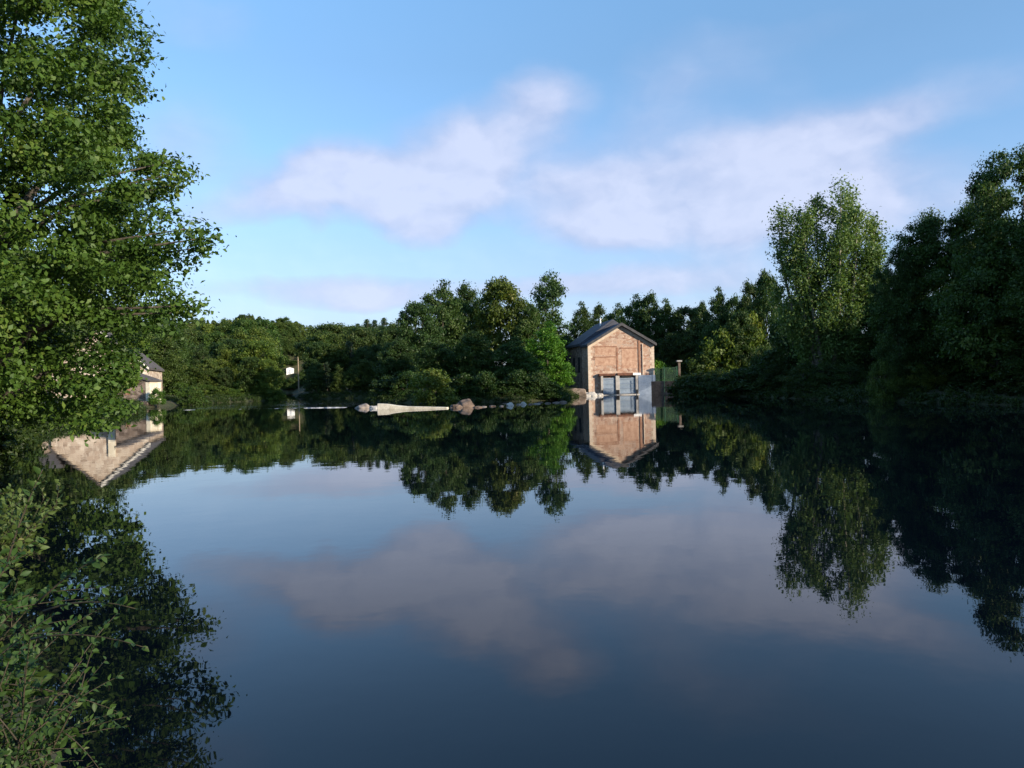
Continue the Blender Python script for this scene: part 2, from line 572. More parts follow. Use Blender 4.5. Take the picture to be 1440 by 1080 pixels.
# ---------------------------------------------------------------- foliage
def leaves(rng, C, S, per, size, flat=0.65, asp=0.55, up=0.35, outw=0.55, tone_c=None, hollow=0.45, big=None):
    """small leaf faces spread through clumps. C centres, S radii"""
    n = len(C)
    per = np.broadcast_to(per, n)
    k = np.repeat(np.arange(n), per)
    N = len(k)
    u = rng.normal(size=(N, 3))
    u /= np.linalg.norm(u, axis=1)[:, None]
    rad = hollow + (1 - hollow) * rng.random(N) ** 0.6
    rad *= 1 + 0.35 * rng.normal(size=N)
    off = u * (S[k] * rad)[:, None]
    off[:, 2] *= flat
    p = C[k] + off
    nn = outw * u + up * np.array([0, 0, 1]) + 0.75 * rng.normal(size=(N, 3)) * 0.8
    nn /= np.linalg.norm(nn, axis=1)[:, None]
    a = np.cross(nn, rng.normal(size=(N, 3)))
    a /= np.linalg.norm(a, axis=1)[:, None]
    b = np.cross(nn, a)
    L = size * (0.45 + 1.15 * rng.random(N) ** 1.4)[:, None] * 0.5
    w_ = L * asp
    sag = nn * L * 0.18
    V = np.stack([p - a * L, p + b * w_ - a * L * 0.1 + sag, p + a * L, p - b * w_ - a * L * 0.1 + sag], 1).reshape(-1, 3)
    Q = np.arange(N * 4).reshape(N, 4)
    tc = rng.normal(0.45, 0.19, n) if tone_c is None else tone_c
    tone = np.clip(tc[k] + rng.normal(0, 0.16, N), 0, 1)
    return V, Q, tone


def lump(rng, nw=7):
    ks = rng.normal(size=(nw, 3)) * 2.2
    ph = rng.random(nw) * 6.28

    def f(u):
        return sum(np.sin(u @ k + p) for k, p in zip(ks, ph)) / nw ** 0.5
    return f


def crown_points(rng, prof, n, amp=0.16, inner=0.5):
    """clump centres in a crown whose radius over height is prof [(z, r)]"""
    zs = np.array([q[0] for q in prof], float)
    rs = np.array([q[1] for q in prof], float)
    zz = np.linspace(zs[0], zs[-1], 400)
    rr = np.interp(zz, zs, rs)
    cdf = np.cumsum(rr + 0.15 * rr.max())
    cdf /= cdf[-1]
    z = np.interp(rng.random(n), cdf, zz)
    th = rng.random(n) * 2 * math.pi
    r = np.interp(z, zs, rs)
    f = lump(rng)
    uu = np.stack([np.cos(th), np.sin(th), (z - zs[0]) / (zs[-1] - zs[0]) * 3], 1)
    frac = inner + (1 - inner) * rng.random(n) ** 0.7
    r = r * frac * (1 + amp * f(uu))
    return np.stack([r * np.cos(th), r * np.sin(th), z], 1)


def make_trunk(rng, h, r0, C, nl=9, bend=0.05, z_l=(0.2, 0.8), n=8):
    mb = MB()
    k = 7
    pts, rad = [], []
    ox = rng.normal(0, bend * h, 2)
    for i in range(k + 1):
        t = i / k
        pts.append(Vector((ox[0] * t * t + 0.012 * h * math.sin(4 * t + ox[1]), ox[1] * t * t, -0.4 + (h + 0.4) * t)))
        rad.append(r0 * (1.45 if i == 0 else 1.0) * (1 - t) ** 0.8 + 0.02)
    mb.tube(pts, rad, n)
    sel = rng.choice(len(C), min(nl, len(C)), replace=False)
    for c in sel:
        c = Vector(C[c])
        t0 = min(max((c.z / h) * 0.62, z_l[0]), z_l[1])
        f = t0 * k
        i = int(f)
        base = pts[i].lerp(pts[min(i + 1, k)], f - i)
        rb = max(0.03, (rad[i] * (1 - f + i) + rad[min(i + 1, k)] * (f - i)) * 0.55)
        mid = base.lerp(c, 0.5) + Vector((0, 0, 0.10 * (c - base).length))
        mb.tube([base, base.lerp(mid, 0.5) + Vector((0, 0, 0.03)), mid, c], [rb, rb * 0.75, rb * 0.5, rb * 0.15 + 0.01], 5)
    return mb


VAR = {}


def variant(name, seed, h, prof, ncl, cs, per, size, r0, mat_='leaf', bark='bark', trunk_h=0.8, nl=9, amp=0.16, inner=0.5, **kw):
    rng = np.random.default_rng(seed)
    C = crown_points(rng, prof, ncl, amp, inner)
    S = cs * (0.65 + 0.7 * rng.random(len(C)))
    V, Q, tone = leaves(rng, C, S, per, size, **kw)
    cm = np_mesh(name + '_crown', V, Q, M[mat_], tone)
    tm = make_trunk(rng, h * trunk_h, r0, C, nl).mesh(name + '_trunk', M[bark], True)
    VAR[name] = (h, cm, tm)


# broad crowns, 14 m tall as built
variant('broad_a', 1, 14, [(1.2, 2.2), (3, 3.8), (6, 4.6), (9, 4.2), (12, 2.8), (14, 0.7)], 190, 0.95, 160, 0.34, 0.26, amp=0.24, inner=0.42)
variant('broad_b', 2, 14, [(2.0, 1.8), (4, 3.4), (7, 4.2), (10, 4.3), (12.5, 2.6), (14, 0.8)], 180, 0.95, 160, 0.35, 0.28, amp=0.34, inner=0.42)
variant('broad_c', 3, 14, [(0.8, 2.6), (3, 3.6), (6, 3.8), (9, 3.4), (12, 2.0), (14, 0.4)], 180, 0.9, 160, 0.33, 0.24, amp=0.28, inner=0.42)
variant('broad_d', 4, 14, [(0.5, 2.8), (3, 4.4), (6, 5.0), (9, 4.4), (11.5, 3.2), (14, 0.9)], 210, 1.0, 160, 0.36, 0.30, amp=0.32, inner=0.42)
variant('airy', 5, 14, [(2.5, 1.0), (5, 2.1), (8, 2.5), (11, 2.6), (13, 1.9), (14, 0.6)], 60, 0.95, 170, 0.33, 0.2, amp=0.3, inner=0.35, nl=20, bark='bark')
variant('spire_a', 6, 14, [(0.8, 2.6), (4, 2.2), (8, 1.4), (11.5, 0.7), (14, 0.08)], 120, 0.75, 150, 0.30, 0.2, 'needle', trunk_h=0.97, nl=0, flat=0.35, amp=0.1, inner=0.55)
variant('spire_b', 7, 14, [(1.5, 2.1), (5, 1.9), (9, 1.2), (12, 0.6), (14, 0.05)], 110, 0.7, 150, 0.30, 0.2, 'needle', trunk_h=0.97, nl=0, flat=0.35, amp=0.16, inner=0.5)
variant('pine', 8, 14, [(4.5, 1.6), (7, 2.9), (10, 3.2), (12.5, 2.2), (14, 0.5)], 75, 0.95, 180, 0.30, 0.24, 'needle', trunk_h=0.95, nl=16, flat=0.45, amp=0.28, inner=0.4)
variant('shrub_a', 9, 3, [(0.1, 1.5), (0.9, 1.8), (1.9, 1.5), (2.7, 0.8), (3.0, 0.3)], 60, 0.5, 130, 0.20, 0.06, trunk_h=0.7, nl=10, amp=0.2)
variant('shrub_b', 10, 3, [(0.1, 1.2), (1.0, 1.4), (2.0, 1.2), (3.0, 0.3)], 50, 0.45, 130, 0.20, 0.05, trunk_h=0.7, nl=10, amp=0.25)


variant('near_a', 41, 18, [(1.0, 3.4), (4, 5.0), (8, 5.8), (12, 5.2), (15.5, 3.4), (18, 0.8)], 300, 0.9, 300, 0.23, 0.34, amp=0.36, inner=0.42)
variant('near_b', 42, 18, [(1.5, 3.0), (4, 4.4), (8, 5.0), (11, 5.2), (15, 3.6), (18, 0.7)], 280, 0.9, 300, 0.23, 0.32, amp=0.40, inner=0.42)
variant('near_shrub', 43, 3, [(0.1, 1.5), (0.9, 1.8), (1.9, 1.4), (2.7, 0.8), (3.0, 0.3)], 70, 0.42, 200, 0.13, 0.05, trunk_h=0.7, nl=10, amp=0.3, asp=0.4)


def plant(name, var, x, y, height, width=1.0, rz=0.0, tint=(1, 1, 1), label=None, cat='tree', group=None, z=None, sink=0.0):
    h, cm, tm = VAR[var]
    root = empty(name, (x, y, (gz(x, y) if z is None else z) - sink), rz)
    s = height / h
    root.scale = (s * width, s * width, s)
    tag(root, label, cat, group)
    c = link('crown', cm, root)
    c.color = (*tint, 1)
    link('trunk', tm, root)
    return root


def plant_px(name, var, px, D, top, width_px=None, tint=(1, 1, 1), label=None, cat='tree', group=None, rz=0.0, wfac=1.0):
    p = W(px, top, D)
    z0 = gz(p.x, D)
    height = p.z - z0
    h, cm, tm = VAR[var]
    if width_px:
        base_w = {'broad_a': 10.2, 'broad_b': 9.6, 'broad_c': 8.6, 'broad_d': 11.2, 'airy': 6.4, 'spire_a': 6.0, 'spire_b': 5.2, 'pine': 7.4, 'near_a': 12.6 * 14 / 18 * 18 / 14, 'near_b': 11.4, 'near_shrub': 4.0, 'shrub_a': 4.0, 'shrub_b': 3.2}.get(var, 8)
        wfac = (width_px / F * D) / (base_w * height / h)
    return plant(name, var, p.x, D, height, wfac, rz, tint, label, cat, group)


BASE_W = {'broad_a': 10.2, 'broad_b': 9.6, 'broad_c': 8.6, 'broad_d': 11.2, 'spire_a': 6.0, 'spire_b': 5.2}


def beside_channel(var, px, D, top, wfac, left):
    p = W(px, top, D)
    half = BASE_W[var] * 0.56 * (p.z - gz(p.x, D)) / 14 * wfac / D * F
    return min(px, 399 - half) if left else max(px, 421 + half)


rnd = random.Random(5)


def tj(base, j=0.12):
    k = 1 + rnd.uniform(-j, j)
    return tuple(max(0.05, c * k * (1 + rnd.uniform(-j, j) * 0.5)) for c in base)


# --- far wooded slope on the left (sunlit), all alike from here
G1 = 'trees of the sunlit wooded slope beyond the water'
L1 = 'green broadleaf tree in the sunlit wooded slope far across the water'
rows = [(122, 250, 380, 29, 508, 24), (131, 240, 384, 26, 490, 22), (146, 235, 386, 22, 476, 18), (170, 235, 388, 19, 466, 14), (205, 235, 390, 14, 459, 12), (255, 240, 392, 12, 454, 9), (320, 235, 455, 10, 450, 7), (400, 230, 460, 10, 449, 5)]
for D, a, b, st, top, jit in rows:
    px = a + rnd.uniform(0, st)
    while px < b:
        dip = 10 * sstep(np.array([px]), 395, 450)[0] if D > 190 else 0
        t_ = top + rnd.uniform(-jit, jit) * 0.6 + dip
        if D > 300 and 340 < px < 375:
            t_ -= 4
        v = rnd.choice(['broad_a', 'broad_b', 'broad_c', 'broad_d', 'broad_c', 'broad_a'])
        if rnd.random() < 0.12 and D > 140:
            v = 'spire_a'
        tn = rnd.choice([(1.4, 1.3, 1.05), (0.95, 1.0, 1.0), (1.75, 1.5, 1.1), (0.62, 0.75, 0.8), (1.25, 1.25, 1.35), (0.75, 0.9, 0.75)])
        wf = rnd.uniform(0.8, 1.05) if D > 160 else rnd.uniform(0.85, 1.2)
        px_, px = px, (beside_channel(v, px, D, t_, wf, True) if D < 300 else px)
        if True:
            lab, nm = (L1, 'broadleaf_tree') if v != 'spire_a' else ('dark pointed conifer rising among the trees of the sunlit far slope', 'conifer_tree')
            plant_px(nm, v, px, D, t_, tint=tj(tn), label=lab, group=G1 if v != 'spire_a' else 'conifers of the sunlit far slope', rz=rnd.uniform(0, 6.28), wfac=wf)
        px = px_ + st * rnd.uniform(0.75, 1.3)
# --- behind the mill on the left bank
for px, D, top in [(20, 118, 440), (55, 128, 425), (95, 122, 430), (130, 126, 440), (165, 130, 445), (200, 124, 455), (228, 118, 478), (232, 128, 458), (75, 150, 415), (150, 150, 428), (-30, 125, 420), (-80, 120, 420), (246, 140, 470)]:
    plant_px('broadleaf_tree', rnd.choice(['broad_a', 'broad_b', 'broad_d']), px, D, top + rnd.uniform(-6, 6), tint=tj((0.9, 0.95, 0.9)), label='broadleaf tree behind the cream mill on the left bank', group='trees behind the mill', rz=rnd.uniform(0, 6), wfac=1.0)
# --- middle wood to the right of the channel
G2 = 'trees of the shaded wood in the middle distance'
L2 = 'dark leafy tree in the shaded wood left of the island'
for D, a, b, st, top, jit in [(130, 438, 545, 17, 512, 14), (138, 442, 560, 17, 487, 12), (150, 446, 575, 16, 468, 9), (172, 448, 580, 15, 460, 7), (215, 446, 560, 15, 460, 4)]:
    px = a + rnd.uniform(0, st * 0.5)
    while px < b:
        t_ = top + rnd.uniform(-jit, jit) * 0.6 + (8 if px < 440 else 0)
        v = rnd.choice(['broad_a', 'broad_c', 'broad_d', 'broad_b', 'spire_b'])
        wf = rnd.uniform(0.9, 1.15)
        px_, px = px, beside_channel(v, px, D, t_, wf, False)
        if v == 'spire_b':
            plant_px('conifer_tree', v, px, D, t_ - 3, tint=tj((0.9, 0.95, 0.9)), label='dark conifer with a pointed top in the shaded middle wood', group='conifers of the shaded middle wood', rz=rnd.uniform(0, 6))
        else:
            plant_px('broadleaf_tree', v, px, D, t_, tint=tj(rnd.choice([(0.8, 0.85, 0.9), (1.0, 0.95, 0.8), (0.7, 0.8, 0.9)])), label=L2, group=G2, rz=rnd.uniform(0, 6), wfac=wf)
        px = px_ + st * rnd.uniform(0.8, 1.3)
for px, top in [(516, 449), (527, 450), (540, 447), (503, 455)]:
    plant_px('conifer_tree', 'spire_b', px, 185 + rnd.uniform(-12, 12), top, tint=tj((0.8, 0.9, 0.9)), label='dark spire-topped conifer on the skyline left of the island trees', group='skyline conifers', rz=rnd.uniform(0, 6), wfac=0.8)

for i in range(12):
    px = 252 + i * 12.5 + rnd.uniform(-3, 3)
    D = 117.5 if px < 330 else 122
    if px < 388:
        plant_px('bush', rnd.choice(['shrub_a', 'shrub_b']), px, D, 542 + rnd.uniform(-6, 6), 30, tj((1.3, 1.35, 1.0)), 'green bush at the water edge below the sunlit far slope', 'bush', 'bushes at the foot of the sunlit far slope', rz=rnd.uniform(0, 6))
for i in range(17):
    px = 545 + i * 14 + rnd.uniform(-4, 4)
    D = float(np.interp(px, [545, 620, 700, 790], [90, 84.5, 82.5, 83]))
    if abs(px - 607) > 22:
        plant_px('bush', rnd.choice(['shrub_a', 'shrub_b']), px, D, 528 + rnd.uniform(-10, 12), 44, tj((0.48, 0.6, 0.55)), 'bush low on the shore of the island, tinted dark for shade', 'bush', 'shade-tinted bushes of the island shore', rz=rnd.uniform(0, 6))  # dark tint carries the shade along the island's foot
for i in range(12):
    px = 388 + i * 3.4 + rnd.uniform(-1, 1)
    D = rnd.choice([316, 324, 334])
    plant_px('broadleaf_tree', rnd.choice(['broad_a', 'broad_c', 'broad_d']), px, D, 470 + rnd.uniform(-6, 14), tint=tj((0.85, 0.95, 0.9)), label='dark broadleaf tree closing the far end of the channel behind the white hut', group='trees behind the white hut', rz=rnd.uniform(0, 6))
for i in range(16):
    px = 396 + i * 1.9
    plant_px('bush', rnd.choice(['shrub_a', 'shrub_b']), px, rnd.choice([313, 315, 318, 322]), 505 + rnd.uniform(-10, 6), 14, tj((0.75, 0.85, 0.8)), 'dark bush on the slope behind the white hut', 'bush', 'bushes behind the white hut', rz=rnd.uniform(0, 6))
for px, D, top in [(398, 304, 531), (403, 303, 534), (409, 302, 532), (415, 303, 531), (421, 304, 524), (393, 306, 520), (427, 306, 520)]:
    plant_px('bush', rnd.choice(['shrub_a', 'shrub_b']), px, D, top, 14, tj((0.8, 0.9, 0.8)), 'dark bush on the slope below the white hut', 'bush', 'bushes below the white hut', rz=rnd.uniform(0, 6))
# --- the island trees, each its own
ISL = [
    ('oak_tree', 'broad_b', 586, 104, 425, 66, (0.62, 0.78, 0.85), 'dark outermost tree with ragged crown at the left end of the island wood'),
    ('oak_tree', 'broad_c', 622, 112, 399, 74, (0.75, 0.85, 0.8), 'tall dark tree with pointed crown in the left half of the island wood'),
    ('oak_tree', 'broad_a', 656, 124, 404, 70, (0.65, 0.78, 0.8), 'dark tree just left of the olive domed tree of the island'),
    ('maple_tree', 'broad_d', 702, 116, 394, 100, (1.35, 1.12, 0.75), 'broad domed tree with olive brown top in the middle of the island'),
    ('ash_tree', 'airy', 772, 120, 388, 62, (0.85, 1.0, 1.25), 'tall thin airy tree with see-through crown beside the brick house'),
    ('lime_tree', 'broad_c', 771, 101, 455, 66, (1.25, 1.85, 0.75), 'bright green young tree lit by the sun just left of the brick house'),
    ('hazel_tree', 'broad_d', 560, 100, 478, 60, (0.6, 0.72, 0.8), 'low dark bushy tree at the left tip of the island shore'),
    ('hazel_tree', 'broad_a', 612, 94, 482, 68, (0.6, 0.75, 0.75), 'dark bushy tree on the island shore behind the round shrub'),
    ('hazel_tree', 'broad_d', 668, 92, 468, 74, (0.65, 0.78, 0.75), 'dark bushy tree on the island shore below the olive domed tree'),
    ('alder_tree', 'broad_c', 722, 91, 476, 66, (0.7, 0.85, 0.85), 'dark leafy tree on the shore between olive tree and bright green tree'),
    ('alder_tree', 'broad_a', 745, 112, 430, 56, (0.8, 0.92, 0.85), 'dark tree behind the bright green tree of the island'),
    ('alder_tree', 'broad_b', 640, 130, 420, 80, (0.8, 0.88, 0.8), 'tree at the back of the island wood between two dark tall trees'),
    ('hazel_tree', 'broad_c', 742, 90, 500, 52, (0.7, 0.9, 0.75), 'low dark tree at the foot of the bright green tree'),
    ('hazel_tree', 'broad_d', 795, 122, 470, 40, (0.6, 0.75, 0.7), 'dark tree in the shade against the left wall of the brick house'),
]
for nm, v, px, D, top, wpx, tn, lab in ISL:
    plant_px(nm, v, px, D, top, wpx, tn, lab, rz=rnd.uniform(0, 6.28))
sh = W(607, 574, 79)
plant('round_shrub', 'shrub_a', sh.x, 80, 3.3, 1.15, 1.0, (1.55, 1.35, 0.95), 'rounded olive green shrub on the shore behind the white weir wall', 'shrub', z=0.1)

# --- trees behind and right of the house
G3 = 'trees behind the brick house'
BH = [
    (818, 138, 428, 40, 'broad_c'), (842, 150, 432, 40, 'broad_a'), (868, 140, 430, 44, 'broad_c'), (893, 128, 418, 50, 'broad_c'), (912, 126, 416, 48, 'broad_a'), (936, 124, 424, 42, 'broad_c'),
    (962, 122, 432, 46, 'broad_b'), (985, 128, 428, 40, 'broad_d'), (1010, 118, 408, 42, 'broad_c'), (1030, 126, 420, 46, 'broad_a'), (1055, 116, 400, 48, 'broad_a'), (1078, 110, 385, 52, 'broad_d'),
    (945, 116, 470, 44, 'broad_d'), (972, 114, 465, 48, 'broad_a'), (1002, 112, 455, 50, 'broad_d'), (1040, 108, 440, 56, 'broad_a')]
for i, (px, D, top, wpx, v) in enumerate(BH):
    side = 'behind the slate roof of the brick house' if px < 930 else 'in the tree line right of the brick house'
    plant_px('broadleaf_tree', v, px, D, top, wpx * 1.15, tj((0.68, 0.78, 0.75)), 'dark green tree ' + side, group=G3 if px < 930 else 'tree line right of the brick house', rz=rnd.uniform(0, 6))
for i, (px, D, top, wpx, lab) in enumerate([(1012, 107, 466, 60, 'sunlit yellow green bush nearest the brick house on the right bank'), (1050, 109, 446, 70, 'tall sunlit yellow green bush left of the poplar'), (985, 106, 498, 50, 'dull green low bush beside the green wire fence'), (1078, 88, 490, 50, 'dark low bush at the foot of the poplar')]):
    plant_px('bush', 'shrub_a' if i % 2 else 'shrub_b', px, D, top, wpx, [(1.6, 1.4, 0.9), (1.65, 1.45, 0.9), (0.9, 0.9, 0.8), (0.8, 0.85, 0.8)][i], lab, 'bush', rz=rnd.uniform(0, 6))

# --- the poplar, several stems with upright plumes
rng = np.random.default_rng(21)
PX, PD = W(1168, 560, 70).x, 70.0
pz = gz(PX, PD)
ph = W(1185, 266, PD).z - pz
Cs, Ss = [], []
tr = MB()
for sx, sy, hh, rr in [(-4.1, 0.4, 0.90, 1.1), (-2.4, -1.2, 0.86, 1.4), (-0.6, 0.8, 0.97, 1.3), (1.0, -0.6, 1.0, 1.5), (2.6, 0.6, 0.97, 1.3), (4.0, -0.3, 0.84, 1.2), (-1.6, 1.6, 0.9, 1.3), (1.8, -1.9, 0.88, 1.4), (-3.3, -0.6, 0.7, 1.4), (3.4, -1.2, 0.70, 1.4), (0.2, -2.3, 0.78, 1.4)]:
    top = Vector((sx * 1.05, sy, ph * hh))
    b0 = Vector((sx * 0.12, sy * 0.15, -0.3))
    mid = Vector((sx * 0.75, sy * 0.8, ph * 0.38))
    pts = [b0, b0.lerp(mid, 0.5) + Vector((sx * 0.05, 0, 0.2)), mid, mid.lerp(top, 0.5) + Vector((sx * 0.1, 0, 0)), top]
    tr.tube(pts, [0.26, 0.2, 0.15, 0.09, 0.02], 6)
    for j in range(24):
        t = 0.2 + 0.8 * (j + rng.random()) / 24
        if t < 0.5:
            p = mid * (t / 0.5) + b0 * (1 - t / 0.5)
        else:
            p = mid.lerp(top, (t - 0.5) / 0.5)
        rad = rr * (1.0 if 0.3 < t < 0.75 else (0.75 if t <= 0.3 else max(0.22, (1.12 - t) * 2.2)))
        a = rng.random() * 6.28
        q = Vector(p) + Vector((math.cos(a), math.sin(a), 0)) * rad * (0.2 + 1.15 * rng.random())
        Cs.append(tuple(q))
        Ss.append(0.85 * (0.65 + 0.7 * rng.random()))
V, Q, tone = leaves(rng, np.array(Cs), np.array(Ss), 330, 0.23, flat=1.25, up=0.1, outw=0.5)
pop = tag(empty('poplar_tree', (PX, PD, pz)), 'tall pale green poplar with several upright plumes on the right bank', 'tree')
o = link('crown', np_mesh('poplar_crown', V, Q, M['leaf'], tone), pop)
o.color = (1.95, 1.85, 2.3, 1)
tr.build('trunk', M['palebark'], pop, True)

# --- right bank, the big dark trees
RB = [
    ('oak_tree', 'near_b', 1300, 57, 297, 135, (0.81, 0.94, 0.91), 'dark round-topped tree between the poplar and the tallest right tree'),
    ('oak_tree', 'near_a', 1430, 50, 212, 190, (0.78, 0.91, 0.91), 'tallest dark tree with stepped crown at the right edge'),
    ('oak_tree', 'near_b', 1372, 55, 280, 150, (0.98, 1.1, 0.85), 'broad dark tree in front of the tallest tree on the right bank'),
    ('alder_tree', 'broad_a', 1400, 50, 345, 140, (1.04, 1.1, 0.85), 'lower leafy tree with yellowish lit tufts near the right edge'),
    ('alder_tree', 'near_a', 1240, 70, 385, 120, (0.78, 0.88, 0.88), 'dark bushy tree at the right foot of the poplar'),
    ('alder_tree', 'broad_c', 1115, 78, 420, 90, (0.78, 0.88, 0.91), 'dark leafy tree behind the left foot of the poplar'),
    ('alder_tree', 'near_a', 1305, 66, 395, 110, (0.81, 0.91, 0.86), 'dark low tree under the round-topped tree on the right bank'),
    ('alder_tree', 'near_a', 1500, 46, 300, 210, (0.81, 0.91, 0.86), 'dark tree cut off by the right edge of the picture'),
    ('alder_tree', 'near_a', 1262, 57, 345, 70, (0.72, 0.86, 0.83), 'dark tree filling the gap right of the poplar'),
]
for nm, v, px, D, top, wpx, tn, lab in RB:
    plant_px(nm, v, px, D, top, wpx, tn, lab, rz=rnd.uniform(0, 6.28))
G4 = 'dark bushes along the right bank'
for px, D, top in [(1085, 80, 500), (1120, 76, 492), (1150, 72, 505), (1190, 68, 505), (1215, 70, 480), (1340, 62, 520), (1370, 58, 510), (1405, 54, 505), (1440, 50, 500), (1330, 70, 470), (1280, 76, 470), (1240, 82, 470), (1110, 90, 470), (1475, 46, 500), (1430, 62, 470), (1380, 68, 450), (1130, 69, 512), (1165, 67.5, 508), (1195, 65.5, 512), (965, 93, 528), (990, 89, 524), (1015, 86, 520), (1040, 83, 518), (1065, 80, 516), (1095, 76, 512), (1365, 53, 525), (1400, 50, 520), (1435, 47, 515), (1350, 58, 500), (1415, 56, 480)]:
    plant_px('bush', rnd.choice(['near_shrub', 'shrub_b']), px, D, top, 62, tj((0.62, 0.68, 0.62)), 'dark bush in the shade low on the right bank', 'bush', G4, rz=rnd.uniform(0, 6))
# trees added out of view along the right bank to throw shade on it
for i, (x, y, h_) in enumerate([(60, 60, 13), (66, 52, 15), (63, 42, 16), (72, 46, 18), (68, 34, 18), (60, 31, 15), (76, 37, 19), (58, 66, 12), (74, 60, 16), (66, 24, 20)]):
    plant('broadleaf_tree', rnd.choice(['broad_a', 'broad_d', 'broad_c']), x, y, h_, 1.1, rnd.uniform(0, 6), tj((0.7, 0.8, 0.7)), 'unseen leafy tree added along the right bank for its shade', 'tree', 'unseen shade trees along the right bank')

# --- the big tree over the water on the left
rng = np.random.default_rng(33)
TX, TY = -14.2, 20.5
tz = gz(TX, TY)
prof = [(1.4, 3.0), (2.2, 4.4), (3.2, 5.0), (4.4, 5.6), (5.9, 5.9), (7.6, 5.2), (9.2, 4.8), (11.4, 4.5), (14, 3.6), (17, 2.3), (19, 0.6)]
prof = [(z - tz, r * 1.14 + 0.3) for z, r in prof]
C = crown_points(rng, prof, 900, 0.17, 0.40)
keep = []
for c in C:                              # the crown is thin low down on the water side
    q = Vector(c) + Vector((TX, TY, tz))
    v = q - Vector((0, 0, H))
    qx, qy = CX + F * v.dot(cr) / v.dot(cf), CY - F * v.dot(cu) / v.dot(cf)
    edge = np.interp(qy, [-100, 0, 40, 100, 150, 200, 245, 290, 335, 365, 400, 430, 460, 500, 560, 610], [150, 172, 186, 190, 172, 196, 236, 226, 268, 240, 232, 250, 232, 205, 185, 140])
    if qx > edge - 8:
        keep.append(False)
        continue
    keep.append(not (110 < qx < 230 and 470 + max(0, 190 - qx) * 0.5 < qy < 600 and rng.random() < 0.35))
C = C[np.array(keep)]
# a few sprays reaching out over the water
SPR = [(286, 335, 18.5), (272, 350, 19), (262, 322, 19), (250, 243, 19.5), (236, 228, 20), (240, 262, 20), (272, 430, 19.5), (255, 440, 20), (240, 420, 20), (200, 80, 21), (190, 130, 20.5), (198, 50, 20), (228, 462, 19), (150, 500, 19.5),
       (140, 590, 19), (150, 540, 19), (130, 600, 18), (165, 575, 18.5), (250, 370, 19.5), (225, 350, 19), (215, 395, 19), (230, 300, 19.5)]
sp_pts = np.array([tuple(W(a, b, dd) - Vector((TX, TY, tz))) for a, b, dd in SPR])
C = np.concatenate([C, sp_pts])
S = 0.62 * (0.55 + 0.9 * rng.random(len(C)))
S[-len(SPR):] = 0.42 + 0.2 * rng.random(len(SPR))
per = np.full(len(C), 380)
per[-len(SPR):] = 200
V, Q, tone = leaves(rng, C, S, per, 0.125, flat=0.55, asp=0.6, up=0.5, outw=0.5)
big = tag(empty('alder_tree', (TX, TY, tz)), 'large sunlit green tree hanging over the water at the left edge', 'tree')
o = link('crown', np_mesh('alder_crown', V, Q, M['leaf'], tone), big)
o.color = (1.05, 1.2, 0.85, 1)
tb = make_trunk(rng, 15.5, 0.24, C, 16, 0.03, (0.12, 0.85), 10)
for p in sp_pts[:8]:
    p = Vector(p)
    b0 = Vector((0, 0, p.z * 0.75))
    tb.tube([b0, b0.lerp(p, 0.5) + Vector((0, 0, 0.5)), p], [0.1, 0.05, 0.012], 5)
tb.build('trunk', M['bark'], big, True)
# dark growth under it on the bank
G5 = 'bushes under the big left tree'
for x, y, h_, w_ in [(-12.2, 15.6, 2.2, 1.0), (-14.6, 18.5, 2.6, 1.1), (-17.5, 23.5, 2.6, 1.1), (-20.5, 29, 2.4, 1.1), (-24, 36, 2.4, 1.1), (-16.5, 17.5, 3.4, 1.1), (-19.5, 22, 4.2, 1.0), (-22.5, 27, 4.0, 1.1), (-27, 41, 2.8, 1.1), (-28, 34, 5, 1.0), (-9.5, 11.5, 1.9, 0.9), (-11.5, 12.5, 2.2, 1), (-13, 14, 2.8, 1)]:
    plant('bush', rnd.choice(['shrub_a', 'shrub_b']), x, y, h_, w_, rnd.uniform(0, 6), tj((0.7, 0.8, 0.7)), 'dark leafy bush on the bank under the big left tree', 'bush', G5)
for x, y, h_, v in [(-24, 26, 13, 'broad_a'), (-30, 36, 14, 'broad_d'), (-22, 18, 12, 'broad_c'), (-34, 50, 13, 'broad_a')]:
    plant('broadleaf_tree', v, x, y, h_, 1.0, rnd.uniform(0, 6), tj((0.7, 0.85, 0.75)), 'leafy tree on the left bank behind the big tree', 'tree', 'trees behind the big left tree')


